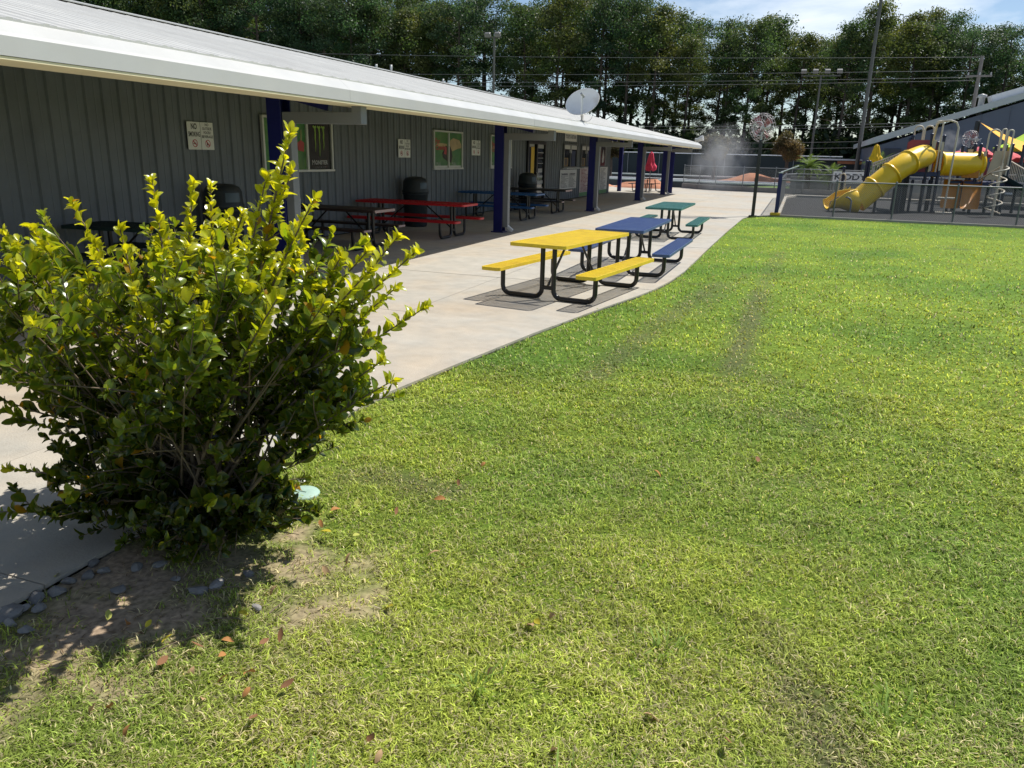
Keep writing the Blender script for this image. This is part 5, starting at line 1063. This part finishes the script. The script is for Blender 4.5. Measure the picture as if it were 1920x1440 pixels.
def shoot(a, b, bend, dens=54, r0=.004, leaf=.074, start=.2, young_lit0=0.0, young_lit1=1.0):
    m = (a+b)/2+bend; n = 9; pts = bez(a, m, b, n); twigs.tube(pts, [r0*(1-.8*k/(n-1))+.0008 for k in range(n)], 5, caps=False); Ln = sum((pts[k+1]-pts[k]).length for k in range(n-1)); cnt = int(Ln*dens*(1-start)/(1-.0))
    for k in range(cnt):
        t = start+(1-start)*(k+random.random())/max(1, cnt); p = a*(1-t)**2+m*2*t*(1-t)+b*t*t; ax = ((m-a)*(1-t)+(b-m)*t).normalized()
        put_leaf(p, ax, young_lit0+(young_lit1-young_lit0)*t**2.2+random.uniform(-.12, .12), leaf*random.uniform(.45, 1.32)*(1-.38*t**3))
    for k in range(4): put_leaf(b-(b-m).normalized()*.008*k, (b-m).normalized(), young_lit1, leaf*.55)
def rv(s): return Vector((random.uniform(-s, s), random.uniform(-s, s), random.uniform(-s, s)))
# long leaders seen against the wall and the paving: tip pixel and depth
TIPS = [((545, 247), 2.55), ((500, 330), 2.45), ((590, 372), 2.5), ((548, 320), 2.6), ((455, 400), 2.5), ((395, 350), 2.55), ((362, 345), 2.45), ((285, 338), 2.5), ((300, 420), 2.6), ((135, 380), 2.45), ((225, 430), 2.5), ((60, 425), 2.3), ((8, 435), 2.4), ((-40, 520), 2.4),
        ((748, 442), 2.75), ((780, 472), 2.65), ((690, 470), 2.7), ((640, 480), 2.6), ((800, 575), 2.7), ((742, 540), 2.65), ((700, 500), 2.5), ((720, 675), 2.5), ((740, 712), 2.45), ((690, 640), 2.6), ((20, 570), 2.2), ((-60, 640), 2.3), ((-30, 760), 2.1), ((15, 880), 2.15), ((-20, 960), 2.2), ((60, 470), 2.6), ((180, 470), 2.7), ((440, 420), 2.6), ((330, 470), 2.4), ((420, 480), 2.35), ((250, 540), 2.1), ((150, 560), 2.1), ((380, 580), 2.05), ((520, 560), 2.2)]
mains = []
for (px, py), Y in TIPS:
    tip = PY(px, py, Y+.18); a = BASE+Vector((random.uniform(-.16, .16), random.uniform(-.14, .14), 0)); m = a.lerp(tip, .5)+Vector(((a.x-tip.x)*.12, (a.y-tip.y)*.1, .10)); n = 14; pts = bez(a, m, tip, n)
    twigs.tube(pts, [.011*(1-.85*k/(n-1))+.001 for k in range(n)], 6, caps=False); mains.append((a, m, tip))
    Ln = (tip-a).length; cnt = int(Ln*56)
    for k in range(cnt):                                    # leaves on the upper part of the leader
        t = .42+.58*(k+random.random())/cnt; p = a*(1-t)**2+m*2*t*(1-t)+tip*t*t; ax = ((m-a)*(1-t)+(tip-m)*t).normalized(); put_leaf(p, ax, -.02+.65*max(0, p.z-.6)+.55*((t-.42)/.58)**1.4+random.uniform(-.2, .2), .075*random.uniform(.5, 1.25)*(1-.35*t**4))  # tip growth, plus yellow added with height for the top light
    for k in range(5): put_leaf(tip-(tip-m).normalized()*.007*k, (tip-m).normalized(), 1.0, .044)
    for k in range(random.randint(3, 5)):                   # side shoots
        t = random.uniform(.30, .84); p = a*(1-t)**2+m*2*t*(1-t)+tip*t*t; ax = ((m-a)*(1-t)+(tip-m)*t).normalized(); d = (ax*1.0+rv(.75)+Vector((0, 0, .3))).normalized(); ln = random.uniform(.10, .30)*(1.15-t*.6); shoot(p, p+d*ln, rv(.02), young_lit0=max(0, .4*(p.z-.6)), young_lit1=min(1, max(.1, .15+(p.z-.45)*.85)))  # side shoots yellower higher up: top light put into leaf colour
# body of the shrub: stems that fill a vase shape
for k in range(172):
    u = random.random(); z = .04+1.26*u**1.0; rmax = .27+.66*math.sin(min(1, z/1.15)*math.pi/2)**1.1; an = random.uniform(0, 6.283); rr = rmax*math.sqrt(random.uniform(.12, 1)); c = Vector((BASE.x-.10*z+rr*math.cos(an)*1.08, BASE.y-.02+rr*math.sin(an)*.78, z))
    am, mm, tm = random.choice(mains); tt = random.uniform(.08, .5)*min(1, z/.9); a = am*(1-tt)**2+mm*2*tt*(1-tt)+tm*tt*tt; mid = a.lerp(c, .5)+Vector((0, 0, .05)); pts = bez(a, mid, c, 8); twigs.tube(pts, [.0055*(1-.75*i/7)+.0008 for i in range(8)], 5, caps=False)
    out_ = (c-BASE-Vector((0, 0, .3))).normalized()
    for j in range(3):
        d = (out_*.9+rv(.9)+Vector((0, 0, .45))).normalized(); shoot(c.lerp(mid, random.uniform(0, .45)), c+d*random.uniform(.12, .27), rv(.02), dens=60, start=.05, leaf=.075, young_lit0=-.1+.22*z, young_lit1=.04+1.15*max(0, z-.42)*random.uniform(.4, 1.5))  # body leaves yellow with height, top light put into the colour
# leafy skirt near the ground
for k in range(95):
    an = random.uniform(0, 6.283); rr = random.uniform(.10, .46); z = random.uniform(.06, .42); c = Vector((BASE.x-.04+rr*math.cos(an)*1.05, BASE.y-.06+rr*math.sin(an)*.85, z)); a = BASE+Vector((random.uniform(-.12, .12), random.uniform(-.10, .10), z*.5)); d = Vector((math.cos(an), math.sin(an), random.uniform(-.1, .7))).normalized()
    twigs.tube([a, a.lerp(c, .5)+Vector((0, 0, .03)), c], [.004, .003, .0015], 5, caps=False); shoot(a.lerp(c, .35), c, rv(.02), dens=60, start=.1, young_lit0=0, young_lit1=.12); shoot(c, c+d*random.uniform(.06, .16), rv(.02), dens=62, start=0, young_lit0=.02, young_lit1=.25 if random.random() < .85 else .8)
twigs.build('stems', 'twig', bush)
# the leaves that face the camera large are single parts, the rest one mass
LEAVES = [l for l in LEAVES if l[0].z > .06]
order = sorted(range(len(LEAVES)), key=lambda i: -LEAVES[i][2]/(LEAVES[i][0]-CAM).length*(.4+abs(LEAVES[i][1][2].dot((CAM-LEAVES[i][0]).normalized()))))
front = set([i for i in order if LEAVES[i][0].y < 2.8 or LEAVES[i][0].z > 1.25][:300]); Vs, Fs, Cs = [], [], []; off = 0; bins = {}
for i, (p, (x, d, u), s, k, c) in enumerate(LEAVES):
    if i in front:
        tone = 0 if c[0] < .05 else (1 if c[0] < .2 else 2); key_ = (k, tone)
        if key_ not in bins:
            V0, F0 = SH[k]; cc = [(.026, .066, .014), (.155, .25, .022), (.50, .53, .03)][tone]; bins[key_] = np_mesh('leaf', V0, F0, 'bush_leaf', rim(cc, len(V0)))
        o = bpy.data.objects.new('leaf', bins[key_]); COL.objects.link(o); o.parent = bush; R_ = Matrix((x, d, u)).transposed().to_4x4(); o.matrix_local = Matrix.Translation(p-ORI[bush.name]) @ R_ @ Matrix.Scale(s, 4)
    else:
        V0, F0 = SH[k]; R_ = np.array([x, d, u]); Vs.append(V0@R_*s+np.array(p)); Fs.append(F0+off); off += len(V0); Cs.append(rim(c, len(V0)))
foli = np.concatenate(Vs)-np.array(BASE)
link('foliage', np_mesh('foliage', foli, np.concatenate(Fs), 'bush_leaf', np.concatenate(Cs)), bush, BASE, kind='stuff')

# ================================================================== grass blades
def blades(n, rmin, rmax, seed, lw, hh):
    rs = np.random.default_rng(seed); u = rs.random(n); r = rmin*(rmax/rmin)**u; a = rs.uniform(-.95, .80, n)+(-AZ*-1)*0; x = r*np.sin(a-AZ*.0-.10); y = r*np.cos(a-.10)
    ex = np.interp(y, [e[0] for e in EDGE], [e[1] for e in EDGE]); k = (x > ex+.012-.05*rs.random(n)*vnoise(x, y, .11, 21)*1.6) & (y < 29.5) & (x < 17); x, y, r = x[k], y[k], r[k]; n = len(x)
    yel, worn, soil, n3 = turf_tone(x, y); thin = np.clip(1.25*(.52-(vnoise(x, y, .13, 12)*.6+vnoise(x, y, .05, 13)*.4)), 0, .5); keep = rs.random(n) > (soil*.93+worn*.36+thin); x, y, r, yel, worn, soil, n3 = (v[keep] for v in (x, y, r, yel, worn, soil, n3)); n = len(x)
    g = np.clip(r/3.6, 1, 3.2)                                        # tufts instead of single blades farther off
    lush = vnoise(x, y, .13, 12)*.6+vnoise(x, y, .05, 13)*.4; h = hh*rs.uniform(.5, 1.25, n)*(.40+1.2*lush)*(1-.35*worn)*g**.35; w = lw*rs.uniform(.7, 1.4, n)*g**1.05
    az = rs.uniform(0, 6.283, n); ln = rs.uniform(.4, 2.0, n); tx, ty = np.cos(az), np.sin(az); sx, sy = -ty, tx; z = lawn_z(x, y)-.002
    b0 = np.stack([x-sx*w/2, y-sy*w/2, z], 1); b1 = np.stack([x+sx*w/2, y+sy*w/2, z], 1); mx_, my = x+tx*h*ln*.35, y+ty*h*ln*.35; mz = z+h*.62
    m0 = np.stack([mx_-sx*w*.4, my-sy*w*.4, mz], 1); m1 = np.stack([mx_+sx*w*.4, my+sy*w*.4, mz], 1); tip = np.stack([x+tx*h*ln, y+ty*h*ln, z+h*(1.05-.32*ln)], 1)
    V = np.stack([b0, b1, m1, m0, tip], 1).reshape(-1, 3); i = np.arange(n)*5; F = np.concatenate([np.stack([i, i+1, i+2], 1), np.stack([i, i+2, i+3], 1), np.stack([i+3, i+2, i+4], 1)])
    c = np.array([.245, .365, .078])*(1-yel)[:, None]+np.array([.43, .50, .092])*yel[:, None]; dry = rs.random(n) < (.08+.30*worn+.22*soil+.34*np.clip(1.6-r/3.2, 0, 1)*vnoise(x, y, .4, 15)); c[dry] = np.array([.56, .50, .28])
    c = c*(1-worn*.45)[:, None]+np.array([.25, .24, .12])*(worn*.45)[:, None]; c *= (rs.uniform(.35, 1.30, n)+(rs.random(n) < .2)*.7)[:, None]*(.85+.3*n3)[:, None]
    return V, F, np.repeat(c, 5, 0)
parts_ = [blades(340000, 1.25, 30, 1, .0043, .027), blades(250000, 1.25, 7, 2, .0043, .027)]
# straw, clippings and leaf scraps lying flat on the soil and in the thin grass
rs = np.random.default_rng(31); n = 9000; x = rs.uniform(-3.0, 1.6, n); y = rs.uniform(1.0, 4.2, n); ex = np.interp(y, [e[0] for e in EDGE], [e[1] for e in EDGE]); yel, worn, soil, n3 = turf_tone(x, y); k = (x > ex+.01) & (rs.random(n) < .10+.9*soil+.4*worn); x, y = x[k], y[k]; n = len(x)
az = rs.uniform(0, 6.283, n); ln = rs.uniform(.012, .05, n); w = rs.uniform(.0015, .005, n); z = lawn_z(x, y)+rs.uniform(.002, .008, n); tx, ty = np.cos(az)*ln/2, np.sin(az)*ln/2; sx, sy = -np.sin(az)*w/2, np.cos(az)*w/2; dz = rs.uniform(-.004, .006, n)
V = np.stack([np.stack([x-tx-sx, y-ty-sy, z], 1), np.stack([x-tx+sx, y-ty+sy, z], 1), np.stack([x+sx, y+sy, z+.003], 1), np.stack([x-sx, y-sy, z+.003], 1), np.stack([x+tx, y+ty, z+dz], 1)], 1).reshape(-1, 3); i = np.arange(n)*5; F = np.concatenate([np.stack([i, i+1, i+2], 1), np.stack([i, i+2, i+3], 1), np.stack([i+3, i+2, i+4], 1)])
pal = np.array([(.46, .38, .24), (.30, .22, .14), (.16, .11, .07), (.54, .48, .33)])[rs.integers(0, 4, n)]; parts_.append((V, F, np.repeat(pal*rs.uniform(.7, 1.2, n)[:, None], 5, 0)))
# coarse tufts of wide-bladed grass near the camera
rs = np.random.default_rng(9); tv = []
for cx, cy, cnt in ((-.22, 1.55, 120), (-.05, 1.62, 110), (.1, 1.75, 60), (-.75, 1.62, 60), (-.45, 1.85, 60), (-1.6, 1.35, 60), (-1.2, 1.6, 50), (-.9, 2.2, 40), (.5, 2.6, 40), (-.3, 2.7, 40)):
    V, F, C = blades(1, 1.3, 2, 5, .004, .04); n = cnt; a = rs.uniform(0, 6.283, n); rr = np.abs(rs.normal(0, .07, n)); x = cx+rr*np.cos(a); y = cy+rr*np.sin(a); h = rs.uniform(.04, .10, n); w = rs.uniform(.004, .0075, n); ln = rs.uniform(.5, 1.3, n); a2 = a+rs.normal(0, .5, n); tx, ty = np.cos(a2), np.sin(a2); sx, sy = -ty, tx; z = lawn_z(x, y)
    b0 = np.stack([x-sx*w/2, y-sy*w/2, z], 1); b1 = np.stack([x+sx*w/2, y+sy*w/2, z], 1); mx_, my = x+tx*h*ln*.4, y+ty*h*ln*.4; mz = z+h*.6; m0 = np.stack([mx_-sx*w*.5, my-sy*w*.5, mz], 1); m1 = np.stack([mx_+sx*w*.5, my+sy*w*.5, mz], 1); tip = np.stack([x+tx*h*ln, y+ty*h*ln, z+h*(1.0-.3*ln)], 1)
    V = np.stack([b0, b1, m1, m0, tip], 1).reshape(-1, 3); i = np.arange(n)*5; F = np.concatenate([np.stack([i, i+1, i+2], 1), np.stack([i, i+2, i+3], 1), np.stack([i+3, i+2, i+4], 1)]); C = np.repeat(np.array([.25, .37, .08])*rs.uniform(.7, 1.3, n)[:, None], 5, 0); parts_.append((V, F, C))
off = 0; Vs, Fs, Cs = [], [], []
for V, F, C in parts_: Vs.append(V); Fs.append(F+off); Cs.append(C); off += len(V)
tag(link('grass', np_mesh('grass', np.concatenate(Vs), np.concatenate(Fs), 'grass', np.concatenate(Cs))), 'short mown lawn grass, green with yellow and dry patches', 'grass', kind='stuff')

# ================================================================== stones, fallen leaves, valve cover, twigs
random.seed(3)
def stone(p, s, label, group):
    bm = bmesh.new(); bmesh.ops.create_icosphere(bm, subdivisions=2, radius=1); sd = random.random()*50; cuts = [(rv(1).normalized(), random.uniform(.45, .8)) for _ in range(7)]
    for v in bm.verts:
        k = 1+.25*mnoise.noise(v.co*1.6+Vector((sd, sd, 0))); c = v.co*k
        for n_, d_ in cuts:                                  # broken flat faces
            e_ = c.dot(n_)-d_
            if e_ > 0: c = c-n_*e_*.9
        v.co = Vector((c.x*s[0], c.y*s[1], c.z*s[2]))*1.25
    me = bpy.data.meshes.new('stone'); bm.to_mesh(me); bm.free(); me.materials.append(M['stone']); o = bpy.data.objects.new('stone', me); COL.objects.link(o); o.location = p-Vector((0, 0, s[2]*.35)); o.rotation_euler = (random.uniform(-.3, .3), random.uniform(-.3, .3), random.uniform(0, 6.28)); tag(o, label, 'stone', group)
for px, py, s in ((66, 1118, .034), (105, 1108, .032), (40, 1140, .03), (8, 1150, .05), (75, 1140, .024), (128, 1088, .026), (165, 1078, .03), (50, 1180, .022), (175, 1055, .03), (20, 1168, .022), (195, 1070, .02)):
    stone(G(px, py, -.02)+Vector((0, 0, .004)), (s*1.2, s*.9, s*.62), 'grey stone lying along the slab edge beneath the shrub', 'stones along the slab edge')
for px, py, s in ((218, 1105, .03), (375, 1105, .03), (405, 1095, .034), (255, 1062, .028), (300, 1058, .024), (482, 1138, .018), (465, 1075, .02), (330, 1085, .02)):
    stone(G(px, py, -.02)+Vector((0, 0, .002)), (s*1.3, s*.85, s*.5), 'flat grey stone on the bare soil in front of the shrub', 'stones on the bare soil')
cv = G(568, 921, -.01); q = MB(); q.lathe([(0, -.06), (.085, -.06), (.095, -.022), (.088, -.014), (.03, -.010), (0, -.010)], (cv.x, cv.y, 0), 22); vc = q.build('valve_cover', 'cover'); tag(vc, 'pale green round valve cover in the grass beside the shrub', 'valve cover')
q = MB(); q.box((cv.x, cv.y, -.008), (.05, .012, .004)); q.build('grip', 'cover', vc)
def fallen_mesh(c, curl):
    V0, F0 = leaf_shape(.35, curl, .50); return np_mesh('fallen_leaf', V0, F0, 'fallen', np.tile(c, (len(V0), 1)))
FM = {'brown': [fallen_mesh((.42, .20, .07), 1.3), fallen_mesh((.24, .12, .06), -1.0), fallen_mesh((.46, .30, .16), 1.5)], 'yellow': [fallen_mesh((.50, .42, .04), .4), fallen_mesh((.42, .43, .10), .2)]}
spots = [(524, 1210, 0), (505, 1205, 0), (415, 1205, 0), (385, 1222, 0), (430, 1270, 0), (458, 1275, 0), (470, 1295, 0), (525, 1300, 0), (380, 1320, 0), (483, 1345, 0), (500, 1372, 0), (245, 1365, 0), (688, 1388, 0), (742, 970, 0), (605, 1065, 0), (826, 1040, 0), (990, 1070, 0), (860, 915, 0), (836, 940, 0), (600, 980, 0), (1205, 1345, 0), (1045, 1415, 0), (1362, 1392, 0), (1000, 1180, 0), (1042, 1158, 0), (715, 1412, 0), (180, 1330, 0), (205, 1330, 0), (620, 965, 0), (520, 1103, 0), (295, 1255, 0), (910, 870, 0), (1225, 885, 0), (660, 1040, 0), (410, 1240, 0), (365, 1255, 0), (930, 1262, 0), (1420, 870, 0), (235, 1170, 0),
         (85, 1218, 1), (285, 1168, 1), (447, 1152, 1), (485, 990, 1), (600, 1003, 1), (205, 1148, 1), (195, 1125, 1), (105, 1088, 1), (325, 1195, 1), (738, 1140, 1), (672, 940, 1), (675, 1008, 1), (1002, 1168, 1)]
for px, py, k in spots:
    p = G(px, py, -.012); kd_ = 'yellow' if k else 'brown'; o = bpy.data.objects.new('fallen_leaf', random.choice(FM[kd_])); COL.objects.link(o); s = random.uniform(.042, .07)
    o.location = p+Vector((0, 0, random.uniform(.012, .022))); o.scale = (s, s, s); o.rotation_euler = (random.uniform(-.5, .5), random.uniform(-.6, .6), random.uniform(0, 6.28))
    tag(o, {'yellow': 'yellow fallen leaf lying on the ground near the shrub', 'brown': 'dry brown fallen leaf lying in the grass'}[kd_], 'leaf', {'yellow': 'yellow fallen leaves', 'brown': 'brown fallen leaves'}[kd_])
for px, py, px2, py2 in ((270, 1232, 372, 1190), (405, 1160, 465, 1165), (505, 1150, 545, 1118), (395, 1108, 455, 1100)):
    a, b = G(px, py, -.015), G(px2, py2, -.012); q = MB(); q.tube([a, a.lerp(b, .5)+Vector((.004, .006, .008)), b], [.0028, .0022, .0012], 5); o = q.build('dry_twig', 'twig'); tag(o, 'thin dry twig lying on the bare soil by the shrub', 'twig', 'dry twigs on the soil')
